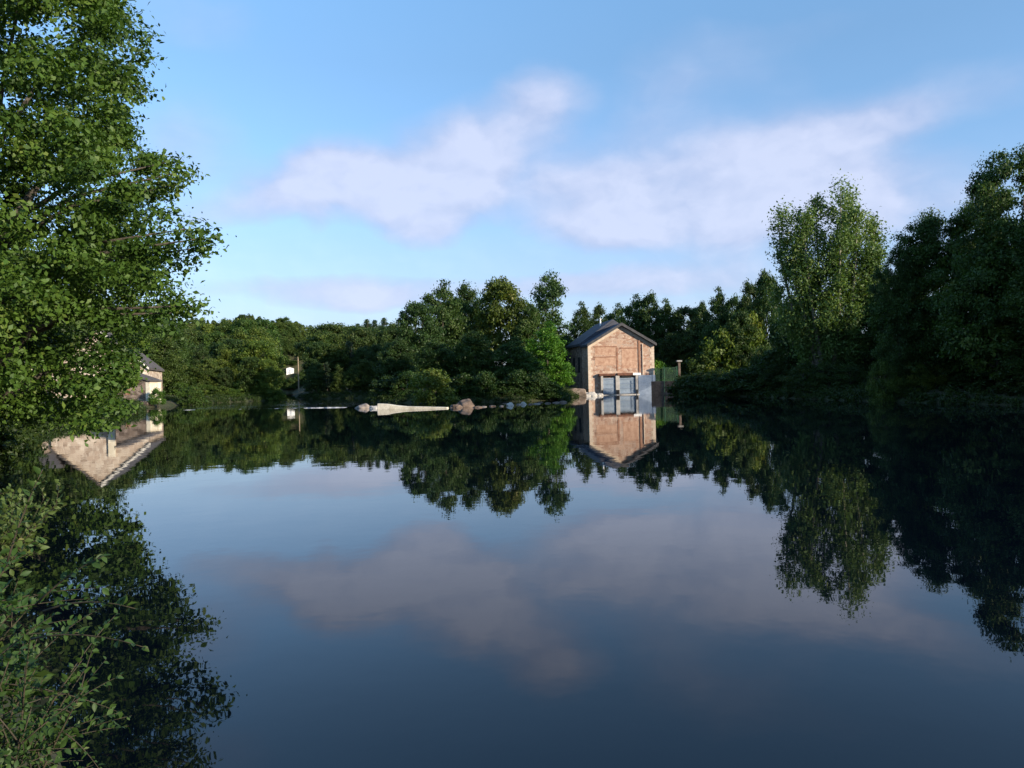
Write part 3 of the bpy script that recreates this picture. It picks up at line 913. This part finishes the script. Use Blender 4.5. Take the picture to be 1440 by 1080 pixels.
# --- foreground bush with single leaves on twigs
def leafy_bush(name, base, n_stem, spread, height, seed, label, lean=(0.3, 0.0), leaf=0.05, tint=(1, 1, 1), extra=()):
    rng = np.random.default_rng(seed)
    stems = MB()
    LV, LQ, LT = [], [], []
    paths = []
    for i in range(n_stem):
        a = rng.random() * 6.28
        rr = spread * math.sqrt(rng.random())
        b0 = Vector((math.cos(a) * rr * 0.55, math.sin(a) * rr * 0.55, -0.05))
        hh = height * (0.45 + 0.6 * rng.random()) * (1 - 0.25 * (rr / spread) ** 2)
        tip = Vector((math.cos(a) * rr * 1.25 + lean[0] * hh * rng.random(), math.sin(a) * rr * 1.25 + lean[1] * hh, hh))
        ctl = b0.lerp(tip, 0.5) + Vector((rng.normal(0, 0.06), rng.normal(0, 0.06), 0.12 * hh))
        paths.append((b0, ctl, tip, 0.006))
        for q in range(3):
            t = 0.35 + 0.6 * rng.random()
            p = b0 * (1 - t) ** 2 + ctl * 2 * t * (1 - t) + tip * t * t
            e = p + Vector((rng.normal(0, 0.2), rng.normal(0, 0.2), rng.normal(0.06, 0.12)))
            paths.append((p, p.lerp(e, 0.5) + Vector((0, 0, 0.04)), e, 0.003))
    for p, c, e in extra:
        paths.append((Vector(p), Vector(c), Vector(e), 0.004))
    for b0, ctl, tip, r0 in paths:
        ln = (tip - b0).length
        k = 6
        pts = [b0 * (1 - t) ** 2 + ctl * 2 * t * (1 - t) + tip * t * t for t in [j / k for j in range(k + 1)]]
        stems.tube(pts, [r0 * (1 - 0.75 * j / k) for j in range(k + 1)], 5)
        nl = max(5, int(ln / (leaf * 0.5)))
        for j in range(nl):
            t = 0.12 + 0.88 * (j + 0.5 * rng.random()) / nl
            if r0 > 0.005 and t < 0.3:
                continue
            p = b0 * (1 - t) ** 2 + ctl * 2 * t * (1 - t) + tip * t * t
            tang = (ctl - b0).lerp(tip - ctl, t).normalized()
            side = Vector(rng.normal(size=3))
            side = (side - tang * side.dot(tang)).normalized()
            dr = (tang * 0.55 + side * 0.9 + Vector((0, 0, 0.1))).normalized()
            nn = (Vector((0, 0, 1)) * 0.8 + Vector(rng.normal(size=3)) * 0.55)
            nn = (nn - dr * nn.dot(dr)).normalized()
            wv = dr.cross(nn)
            L = leaf * (0.55 + 0.75 * rng.random())
            wd = L * 0.31
            p0 = p + dr * L * 0.15
            fold = nn * (wd * 0.35)
            droop = -nn * L * 0.12
            kk = len(LV)
            LV += [p, p0 + wv * wd * 0.75 + fold + dr * L * 0.12, p0 + wv * wd + fold + dr * L * 0.42, p0 + wv * wd * 0.55 + fold * 0.6 + droop * 0.5 + dr * L * 0.72,
                   p0 + dr * L + droop, p0 - wv * wd * 0.55 + fold * 0.6 + droop * 0.5 + dr * L * 0.72, p0 - wv * wd + fold + dr * L * 0.42, p0 - wv * wd * 0.75 + fold + dr * L * 0.12,
                   p0 + dr * L * 0.42, p0 + dr * L * 0.12, p0 + dr * L * 0.72 + droop * 0.5]
            LQ += [(kk, kk + 1, kk + 9, kk + 7), (kk + 1, kk + 2, kk + 8, kk + 9), (kk + 9, kk + 8, kk + 6, kk + 7), (kk + 2, kk + 3, kk + 10, kk + 8), (kk + 8, kk + 10, kk + 5, kk + 6), (kk + 3, kk + 4, kk + 5, kk + 10)]
            tn = float(np.clip(rng.normal(0.45, 0.2), 0, 1))
            LT += [tn] * 6
    root = tag(empty(name, base), label, 'bush')
    o = link('leaves', np_mesh(name + '_leaves', [tuple(q) for q in LV], LQ, M['bushleaf'], LT, smooth=True), root)
    o.color = (*tint, 1)
    stems.build('stems', M['twig'], root, True)
    return root


def rel(base, px, py, D):
    return W(px, py, D) - Vector(base)


B1 = (-2.04, 2.6, gz(-2.04, 2.6))
ex = [(rel(B1, 60, 860, 2.5), rel(B1, 120, 835, 2.45), rel(B1, 190, 856, 2.4)), (rel(B1, 40, 900, 2.45), rel(B1, 110, 880, 2.4), rel(B1, 208, 912, 2.35)),
      (rel(B1, 50, 850, 2.5), rel(B1, 100, 800, 2.45), rel(B1, 146, 782, 2.4)), (rel(B1, 10, 790, 2.6), rel(B1, 30, 720, 2.6), rel(B1, 60, 660, 2.6)),
      (rel(B1, 0, 800, 2.7), rel(B1, 30, 700, 2.7), rel(B1, 130, 650, 2.8)), (rel(B1, 60, 980, 2.3), rel(B1, 100, 1010, 2.3), rel(B1, 140, 1060, 2.3)), (rel(B1, 60, 940, 2.4), rel(B1, 90, 950, 2.4), rel(B1, 135, 1010, 2.35)),
      (rel(B1, 90, 870, 2.4), rel(B1, 105, 850, 2.4), rel(B1, 112, 770, 2.4))]
leafy_bush('leafy_bush', B1, 95, 0.40, 0.84, 3, 'nearest leafy bush with small oval leaves at the lower left corner', (0.08, 0), 0.027, (0.62, 0.76, 0.5), ex[:4])
B2 = (-3.3, 4.0, gz(-3.3, 4.0))
leafy_bush('leafy_bush', B2, 60, 0.6, 0.7, 4, 'leafy bush on the bank just behind the nearest bush', (0.1, 0), 0.045, (0.6, 0.8, 0.55))
B3 = (-5.6, 7.6, gz(-5.6, 7.6))
leafy_bush('leafy_bush', B3, 80, 0.7, 1.0, 6, 'yellowish bush on the left bank in front of the mill reflection', (0.25, 0), 0.06, (1.2, 1.1, 0.85))


# --- low growth along every bank (grass, brambles, nettles)
def shore_growth():
    rng = np.random.default_rng(77)
    pts, n = [], len(WP)
    for i in range(n):
        a, b = WP[i], WP[(i + 1) % n]
        L = np.linalg.norm(b - a)
        if max(a[1], b[1]) > 140 or min(a[1], b[1]) < -4:
            continue
        for t in np.arange(0, 1, 0.55 / L):
            q = a + (b - a) * t
            nrm = np.array([(b - a)[1], -(b - a)[0]]) / L
            for s in (-0.1, 0.35, 1.0, 2.2):
                pts.append(q + nrm * (s + rng.normal(0, 0.3)) + rng.normal(0, 0.15, 2))
    # grassy strip on the right bank
    for _ in range(380):
        px = rng.uniform(1090, 1440)
        D = rng.uniform(56, 74)
        pts.append(np.array([W(px, 540, D).x, D]))
    P_ = np.array(pts)
    sd = sdist(P_)
    k = (sd > -0.15) & ~((P_[:, 0] > 8.5) & (P_[:, 0] < 22) & (P_[:, 1] > 98) & (P_[:, 1] < 112)) & ~((P_[:, 0] < -39) & (P_[:, 1] > 87) & (P_[:, 1] < 101)) & (P_[:, 1] > 5)
    k &= ~((P_[:, 0] > -13) & (P_[:, 0] < -6) & (P_[:, 1] < 76) & (P_[:, 1] > 50))
    P_ = P_[k]
    z = ground_z(P_)
    near = np.clip(P_[:, 1] / 60, 0.25, 1)
    S = (0.22 + 0.3 * rng.random(len(P_))) * near
    C = np.column_stack([P_, z + S * 0.4])
    per = np.where(P_[:, 1] < 30, 260, 110)
    V, Q, tone = leaves(rng, C, S, per, 0.17, flat=0.9, up=0.1, outw=0.4, asp=0.4)
    o = link('undergrowth', np_mesh('undergrowth', V, Q, M['leaf'], tone))
    o.color = (0.55, 0.6, 0.5, 1)
    tag(o, 'low dark green growth along the water edge', 'undergrowth', kind='stuff')


shore_growth()


# ---------------------------------------------------------------- the brick house
HX, HY = 15.0, 105.0
house = tag(empty('brick_house', (HX, HY, 0), R(8)), 'peach brick gabled house with dark slate roof standing at the water', 'house')
hw, ez, pk, dp = 4.65, 6.75, 9.45, 3.6
MB().prism([(-hw, -0.6), (hw, -0.6), (hw, ez), (0, pk), (-hw, ez)], 0, dp).build('front_wall', M['brick'], house)
MB().prism([(-hw, -0.6), (hw, -0.6), (hw, ez + 0.35), (0, pk + 0.85), (-hw, ez + 0.35)], dp + 0.2, 13.5).build('rear_wall', M['brownstone'], house)


def gable_roof(hw_, ez_, pk_, y0, y1, th, ov):
    s = (pk_ - ez_) / hw_
    x, ze = hw_ + ov, ez_ - s * ov
    return MB().prism([(-x, ze + 0.01), (0, pk_ + 0.01), (x, ze + 0.01), (x, ze + th), (0, pk_ + th * 1.12), (-x, ze + th)], y0, y1)


gable_roof(hw, ez, pk, -0.55, dp + 0.115, 0.32, 0.2).build('roof', M['slate'], house)
gable_roof(hw, ez + 0.35, pk + 0.85, dp + 0.21, 13.9, 0.34, 0.25).build('rear_roof', M['slate'], house)
sl = (pk - ez) / hw
MB().prism([(-hw - 0.2, ez + 0.2), (hw + 0.2, ez + 0.2), (hw + 0.2, ez + 0.3), (0, pk + 0.84), (-hw - 0.2, ez + 0.3)], dp + 0.118, dp + 0.197).build('gable_cladding', M['slate'], house)
for sg in (-1, 1):
    v = MB()
    x = hw + 0.22
    pr = [(0, pk + 0.0), (sg * x, ez - sl * 0.22), (sg * x, ez - sl * 0.22 + 0.36), (0, pk + 0.40)]
    if sg > 0:
        pr = pr[::-1]
    v.prism(pr, -0.63, -0.555)
    v.build('verge_board', M['verge'], house)
# pale dressed stone: corner quoins, coping under the roof
for sg in (-1, 1):
    q = MB()
    z = 0.9
    k = 0
    while z < ez - 0.42:
        wd = 0.62 if k % 2 else 0.42
        x1 = sg * (hw + 0.015)
        q.box(min(x1, x1 - sg * wd), max(x1, x1 - sg * wd), -0.03, 0.45 if k % 2 else 0.62, z, z + 0.36)
        z += 0.38
        k += 1
    q.build('quoin', M['stonetrim'], house)
for sg in (-1, 1):
    pr = [(sg * 0.02, pk - 0.02), (sg * (hw - 0.02), ez - 0.02), (sg * (hw - 0.02), ez - 0.40), (sg * 0.02, pk - 0.42)]
    if sg < 0:
        pr = pr[::-1]
    MB().prism(pr[::-1], -0.028, -0.001).build('gable_coping', M['stonetrim'], house)
# blocked openings of the facade
for x0, x1, z0, z1 in [(-3.7, -0.75, 4.05, 5.15), (-3.7, -0.75, 5.45, 6.55), (0.05, 2.2, 3.6, 6.3)]:
    f = MB()
    f.box(x0 - 0.0, x1 + 0.0, -0.02, -0.001, z0, z1)
    bw = f.build('blocked_window', M['brickinfill'], house)
    MB().box(x0 - 0.15, x1 + 0.15, -0.06, -0.002, z1 + 0.01, z1 + 0.14).build('lintel', M['brickdark'], bw)
MB().box(-0.70, -0.46, -0.05, -0.001, 3.3, 6.5).build('wall_groove', M['brickdark'], house)
MB().box(2.42, 2.66, -0.10, -0.001, 2.9, 7.4).build('iron_beam', M['brickdark'], house)
MB().tube([(2.98, -0.12, 0.2), (2.98, -0.12, 6.9)], [0.07, 0.07], 8).build('drain_pipe', M['stonetrim'], house)
MB().tube([(-1.0, 7.0, 8.6), (-1.0, 7.0, 10.9)], [0.11, 0.11], 10).tube([(-1.0, 7.0, 10.9), (-1.0, 7.0, 11.02)], [0.17, 0.17], 10).build('vent_pipe', M['white'], house)
st = MB()
for z0, z1, e in [(-0.5, 0.3, 0.5)]:
    st.box(-hw - e, -hw + 1.15, -0.8 - e, -0.035, z0, z1 - 0.004)
st.build('stone_plinth', M['palerock'], house, bevel=0.06)
# side wall details in shade
for y in (4.8, 8.0, 11.0):
    MB().box(-hw - 0.05, -hw - 0.002, y, y + 1.1, 3.2, 5.4).build('window', M['dark'], house)

# sluice gates in front of the house
sg_ = tag(empty('sluice_gate_frame', (HX, HY, 0), R(8)), 'pale grey sluice gates with concrete posts at the foot of the brick house', 'sluice gate')
for x0, x1 in ((-2.75, -1.05), (-0.45, 1.75)):
    g = MB().box(x0, x1, -0.42, -0.34, 0.15, 2.35)
    gt = g.build('gate', M['gate'], sg_)
    b = MB()
    for k in range(4):
        b.box(x0 + 0.02, x1 - 0.02, -0.48, -0.422, 0.25 + 0.62 * k, 0.33 + 0.62 * k)
    b.build('stiffener', M['shadeblue'], gt)
for x0, x1 in ((-3.1, -2.77), (-1.03, -0.47), (1.77, 2.12)):
    p = MB().box(x0, x1, -0.65, -0.06, -0.9, 2.62).build('post', M['concrete'], sg_, bevel=0.02)
    MB().box(x0 + 0.06, x1 - 0.06, -0.73, -0.652, -0.9, 0.7).build('guide_rail', M['dark'], p)
MB().box(-3.3, -1.1, -0.7, -0.06, 2.64, 2.94).build('rusty_beam', M['rust'], sg_, bevel=0.015)
MB().box(-0.75, 1.35, -0.7, -0.06, 2.64, 2.98).build('rusty_beam', M['rust'], sg_, bevel=0.015)
MB().box(1.4, 2.5, -0.7, -0.06, 2.64, 2.96).build('white_beam', M['white'], sg_, bevel=0.015)
MB().box(-0.2, 1.3, -0.6, -0.32, 2.38, 2.60).build('opening', M['dark'], sg_)
MB().box(2.17, 4.6, -0.6, -0.06, -0.9, 2.62).build('side_wall', M['shadeblue'], sg_, bevel=0.02)
MB().box(-3.3, 2.2, -1.0, -0.5, -0.9, 0.10).build('sill', M['concrete'], sg_, bevel=0.02)
# stone bank left of the house
wl = W(797, 552, 101)
bw_ = MB().prism([(-2.4, -0.6), (2.6, -0.6), (2.4, 0.95), (0.9, 1.12), (-0.3, 0.8), (-1.4, 0.85), (-2.3, 0.3)], -0.5, 0.8)
bo = bw_.build('stone_wall', M['brownstone'], None, bevel=0.12)
bo.location = (wl.x, 100.5, 0)
tag(bo, 'low brown rubble wall between the island and the brick house', 'wall')

# green fence right of the house
fa, fb = W(917, 530, 107), W(952, 530, 101)
fn = tag(empty('wire_fence', (fa.x, fa.y, 0)), 'green wire mesh fence panel beside the brick house', 'fence')
vec = fb - fa
vec.z = 0
z0 = 1.7
wm = MB()
for k in range(33):
    p = vec * (k / 32)
    wm.tube([(p.x, p.y, z0), (p.x, p.y, z0 + 1.9)], [0.012, 0.012], 4)
for k in range(12):
    zz = z0 + 0.05 + 1.8 * k / 11
    wm.tube([(0, 0, zz), (vec.x, vec.y, zz)], [0.012, 0.012], 4)
wm.build('mesh_panel', M['green_wire'], fn)
for k in (0, 0.5, 1):
    p = vec * k
    MB().tube([(p.x, p.y, 0.2), (p.x, p.y, z0 + 2.0)], [0.045, 0.045], 8).build('post', M['green_wire'], fn)
pb = W(926, 540, 108)
plant('hedge_bush', 'shrub_a', pb.x, 109, 3.6, 0.9, 0.4, (1.2, 1.75, 0.7), 'bright green bush behind the green wire fence', 'bush')
qb = W(940, 540, 106)
plant('hedge_bush', 'shrub_b', qb.x + 0.6, 107, 2.9, 1.0, 0.4, (0.9, 1.3, 0.7), 'darker green bush at the right end of the wire fence', 'bush')
qw = W(935, 545, 103)
rw = tag(MB().box(-2.3, 2.6, -0.4, 0.5, -0.9, 1.75).build('quay_wall', M['darkrock'], None, bevel=0.04), 'stone quay wall under the green wire fence, darkened for shade', 'wall')  # dark rock colour stands in for shade below the fence
rw.location = (21.0, 104.2, 0)
rw.rotation_euler = (0, 0, R(-32))
pp = W(955, 515, 103.3)
pl = tag(empty('fence_pillar', (pp.x, 103.3, 1.755)), 'pale stone pillar with flat cap at the end of the wire fence', 'pillar')
hp = W(955, 509, 103.3).z - 1.755
MB().box(-0.15, 0.15, -0.15, 0.15, 0.0, hp).build('shaft', M['darkrock'], pl, bevel=0.02)
MB().box(-0.34, 0.34, -0.34, 0.34, hp + 0.002, hp + 0.22).build('cap', M['concrete'], pl, bevel=0.03)

# ---------------------------------------------------------------- the mill on the left bank
ML = tag(empty('mill_house', (-51.9, 96.6, 0), R(16)), 'cream rendered mill with gabled slate roof behind the big left tree', 'mill')
MB().prism([(-5.5, -0.6), (5.5, -0.6), (5.5, 4.9), (0, 9.6), (-5.5, 4.9)], 0, 12).build('wall', M['plaster'], ML)
gable_roof(5.5, 4.9, 9.6, -0.3, 12.2, 0.25, 0.3).build('roof', M['brownslate'], ML)
s2 = 4.7 / 5.5
for sg in (1,):
    pr = [(0, 9.6), (sg * 5.82, 4.9 - s2 * 0.32), (sg * 5.82, 4.9 - s2 * 0.32 + 0.3), (0, 9.6 + 0.36)]
    if sg > 0:
        pr = pr[::-1]
    MB().prism(pr, -0.4, -0.305).build('verge_board', M['paleverge'], ML)
for x0, x1, z0, z1 in [(-3.4, -2.5, 2.2, 3.6)]:
    wn_ = MB().box(x0, x1, -0.03, -0.001, z0, z1).build('window', M['brownslate'], ML)
    MB().box(x0 - 0.15, x1 + 0.15, -0.12, -0.002, z0 - 0.22, z0 - 0.02).build('sill', M['stonetrim'], wn_)
MB().box(2.1, 2.9, -0.03, -0.001, 0.6, 3.9).build('door', M['brownslate'], ML)
MB().box(3.2, 5.3, -0.04, -0.001, 1.0, 4.3).build('pale_panel', M['cream'], ML)
MB().prism([(-19, -0.6), (-5.503, -0.6), (-5.503, 5.6), (-19, 5.6)], 0.6, 8).build('wing_wall', M['plaster'], ML)
MB().poly([(-19.3, 0.2, 5.45), (-5.3, 0.2, 5.45), (-5.3, 4.3, 7.6), (-19.3, 4.3, 7.6), (-19.3, 8.4, 5.45), (-5.3, 8.4, 5.45), (-19.3, 0.2, 5.65), (-5.3, 0.2, 5.65), (-5.3, 4.3, 7.82), (-19.3, 4.3, 7.82), (-19.3, 8.4, 5.65), (-5.3, 8.4, 5.65)],
          [(0, 3, 2, 1), (3, 4, 5, 2), (6, 7, 8, 9), (9, 8, 11, 10), (0, 1, 7, 6), (4, 10, 11, 5), (0, 6, 9, 3), (3, 9, 10, 4), (1, 2, 8, 7), (2, 5, 11, 8)]).build('wing_roof', M['brownslate'], ML)
for x0 in (-17.0, -13.5, -10.0):
    wn_ = MB().box(x0, x0 + 1.1, 0.57, 0.599, 2.6, 4.2).build('window', M['brownslate'], ML)
    MB().box(x0 - 0.12, x0 + 1.22, 0.48, 0.598, 2.38, 2.58).build('sill', M['stonetrim'], wn_)
MB().box(0.9, 1.7, -0.35, -0.002, -0.5, 6.2).build('buttress', M['cream'], ML, bevel=0.03)
AN = tag(empty('mill_annexe', (-45.7, 93.2, 0), R(-4)), 'low annexe with dark lean-to roof at the right end of the mill', 'annexe')
MB().prism([(-2.6, -0.6), (1.75, -0.6), (1.75, 3.1), (-2.6, 4.6)], 0, 2.6).build('wall', M['brownstone'], AN)
MB().prism([(-2.75, 4.68), (1.95, 3.05), (1.95, 3.22), (-2.75, 4.9)], -0.2, 2.75).build('roof', M['brownslate'], AN)
MB().box(1.752, 1.80, 0.0, 2.6, 0.3, 3.0).build('side_sun_tone', M['cream'], AN)  # cream colour gives this end face its sunlit brightness
MB().box(-1.3, -0.7, -0.04, -0.001, 1.5, 2.4).build('window', M['brickdark'], AN)
MB().box(1.3, 1.8, -0.045, -0.001, 0.3, 3.0).build('quoin', M['cream'], AN)
qy = tag(MB().box(-14, 2.6, -1.2, 0, -1.0, 0.75).build('quay_wall', M['brownstone'], None, bevel=0.05), 'brown stone quay wall at the foot of the mill', 'wall')
qy.location = (-45.7, 92.6, 0)
qy.rotation_euler = (0, 0, R(-6))
sc_ = W(238, 565, 92)
plant('bush', 'shrub_a', -41.6, 99.5, 2.2, 1.3, 2.0, (0.9, 1.0, 0.8), 'low green bush on the spit of land behind the mill annexe', 'bush', z=0.1)
plant('bush', 'shrub_b', -42.4, 91.8, 2.0, 0.9, 1.0, (1.1, 1.35, 0.8), 'small green bush at the right corner of the mill annexe', 'bush', z=0.2)

# white hut and pole up the channel
hd = min(np.arange(301, 325, 0.5), key=lambda q: abs(gz(W(408, 526, q).x, q) - W(408, 526, q).z))
hp_ = W(408, 526, hd)
hut = tag(empty('white_hut', (hp_.x, hd, hp_.z - 0.2), R(12)), 'small white hut among the trees at the far end of the channel', 'hut')
MB().prism([(-1.45, -6), (1.45, -6), (1.45, 2.5), (0, 2.95), (-1.45, 2.5)], 0, 3.0).build('wall', M['white'], hut)
MB().prism([(-1.7, 2.5), (0, 3.02), (1.7, 2.5), (1.7, 2.62), (0, 3.16), (-1.7, 2.62)], -0.2, 3.2).build('roof', M['verge'], hut)
MB().box(-0.5, 0.3, -0.04, -0.001, 0.2, 2.0).build('door', M['palegrey'], hut)
qd = 240
q1 = W(419, 500, qd)
gq = gz(q1.x, qd)
po = tag(MB().tube([(0, 0, -0.5), (0, 0, q1.z - gq)], [0.22, 0.16], 8).build('wooden_pole', M['wood']), 'pale bare wooden pole right of the white hut', 'pole')
po.location = (q1.x, qd, gq)

# ---------------------------------------------------------------- weir
a_, b_ = Vector((-33.5, 76.0, 0)), Vector((-15.0, 72.2, 0))
wc = MB()
nrm = Vector((b_.y - a_.y, -(b_.x - a_.x), 0)).normalized()
rng = np.random.default_rng(8)
N = 46
prev = None
pts, fs = [], []
for i in range(N + 1):
    t = i / N
    p = a_.lerp(b_, t)
    zt = -0.012 + 0.016 * rng.normal() + (0.05 if 0.74 < t < 0.97 else 0.0) + (0.03 if t < 0.12 else 0.0)
    wdt = 0.25 + 0.05 * rng.normal()
    for s, z in ((-wdt, -0.6), (-wdt, zt - 0.02), (wdt, zt), (wdt, -0.6)):
        pts.append(tuple(p + nrm * s + Vector((0, 0, z))))
    if i:
        k = 4 * i
        for q in range(3):
            fs.append((k - 4 + q, k + q, k + q + 1, k - 3 + q))
wcr = tag(MB().poly(pts, fs).build('weir_crest', M['palegrey'], None), 'thin pale weir crest barely above the water left of the white wall', 'weir')
wa, wb = W(533, 575, 64.5), W(630, 574, 63.0)
ww = MB()
L = (wb - wa).length
zt0 = W(534, 567.3, 64.5).z
st_ = [(0, zt0), (0.12, zt0 * 0.92), (0.25, zt0 * 0.66), (0.42, zt0 * 0.45), (0.7, 0.17), (1.0, 0.10)]
n_ = len(st_)
vv, ff = [], []
for t, z in st_:
    k = 1 - 0.4 * t
    vv += [(L * t, -0.45 * k, -0.6), (L * t, -0.36 * k, z), (L * t, 0.36 * k, z * 0.97), (L * t, 0.5 * k, -0.6)]
for i in range(n_ - 1):
    for q in range(3):
        a0 = 4 * i + q
        ff.append((a0 + 1, a0, a0 + 4, a0 + 5))
ff += [(0, 1, 2, 3), (4 * n_ - 1, 4 * n_ - 2, 4 * n_ - 3, 4 * n_ - 4)]
ww.poly(vv, ff)
wo = tag(ww.build('weir_wall', M['cream'], None, bevel=0.04), 'cream white concrete weir wall tapering down to the right', 'weir')
wo.location = (wa.x, wa.y, 0)
wo.rotation_euler = (0, 0, math.atan2(wb.y - wa.y, wb.x - wa.x))


def boulder_mesh(seed, sx, sy, sz, material):
    rng = np.random.default_rng(seed)
    bm = bmesh.new()
    bmesh.ops.create_icosphere(bm, subdivisions=4, radius=1)
    f, g, h3 = lump(rng), lump(rng), lump(rng)
    co = np.array([v.co[:] for v in bm.verts])
    r = 1 + 0.16 * f(co) + 0.08 * g(co * 2.3) + 0.04 * h3(co * 5)
    for v, k in zip(bm.verts, r):
        v.co = Vector((v.co.x * k * sx, v.co.y * k * sy, max(-0.5, v.co.z * k) * sz))
    me = bpy.data.meshes.new('boulder')
    bm.to_mesh(me)
    bm.free()
    me.materials.append(material)
    me.polygons.foreach_set('use_smooth', [True] * len(me.polygons))
    return me


def boulder(px, D, sx, sy, sz, material, seed, label, group=None, z=0.0):
    o = tag(link('boulder', boulder_mesh(seed, sx, sy, sz, material)), label, 'boulder', group)
    p = W(px, 570, D)
    o.location = (p.x, D, z)
    o.rotation_euler = (0, 0, seed)
    return o


boulder(655, 66, 0.78, 0.7, 0.58, M['darkrock'], 3, 'largest brown boulder at the right end of the white weir wall')
boulder(641, 64.5, 0.5, 0.5, 0.3, M['darkrock'], 4, 'small brown boulder between the white weir wall and the largest boulder')
boulder(511, 69, 0.75, 0.6, 0.36, M['rock'], 5, 'grey boulder at the right end of the thin weir crest')
boulder(526, 67, 0.45, 0.4, 0.25, M['palerock'], 6, 'small pale stone beside the left end of the white weir wall')
GS = 'stones of the weir between boulder and house'
for i, (px, sx, sz, mt) in enumerate([(671, .35, .16, 'darkrock'), (681, .25, .1, 'rock'), (690, .32, .12, 'darkrock'), (703, .22, .12, 'rock'), (716, .3, .25, 'palerock'), (721, .3, .14, 'darkrock'), (731, .22, .12, 'rock'), (736, .26, .24, 'palerock'), (744, .2, .12, 'darkrock'), (757, .4, .1, 'rock'), (768, .3, .12, 'darkrock'), (781, .42, .14, 'darkrock'), (790, .35, .2, 'darkrock'), (709, .4, .08, 'darkrock'), (762, .22, .1, 'darkrock')]):
    boulder(px + rnd.uniform(-3, 3), 63.5 + i * 0.75 + rnd.uniform(-0.8, 0.8), sx * rnd.uniform(0.8, 1.4), sx, sz, M[mt], 20 + i, 'low stone in the line of stones between the largest boulder and the house' if mt != 'palerock' else 'pale upright stone in the line of stones between boulder and house', GS if mt != 'palerock' else 'pale stones of the weir', z=-0.02)
for i, (px, D, sx, sz) in enumerate([(822, 101.6, 0.9, 0.55), (833, 101.2, 0.8, 0.5), (843, 101.8, 0.6, 0.35), (827, 100.6, 0.5, 0.3), (814, 101.5, 0.7, 0.45)]):
    boulder(px, D, sx, sx * 0.8, sz, M['palerock'], 60 + i, 'pale sunlit stone heaped at the left corner of the brick house', 'pale stones at the corner of the brick house', z=0.0)
# plants on the right bank; raised tints stand in for sunlight
tg = W(1265, 528, 62)
for i, (px, top, lab, tn) in enumerate([(1240, 508, 'green clump of bank plants tinted as if sunlit below the dark trees', (1.25, 1.2, 0.9)), (1285, 512, 'yellowish clump of bank plants tinted as if sunlit beside the green clump', (1.8, 1.5, 1.1)), (1315, 514, 'dull brownish clump of plants tinted as if sunlit right of the yellowish clump', (2.0, 1.6, 1.1))]):
    plant_px('bank_plant', 'near_shrub', px, 56, top, 52, tn, lab, 'plant', rz=i)
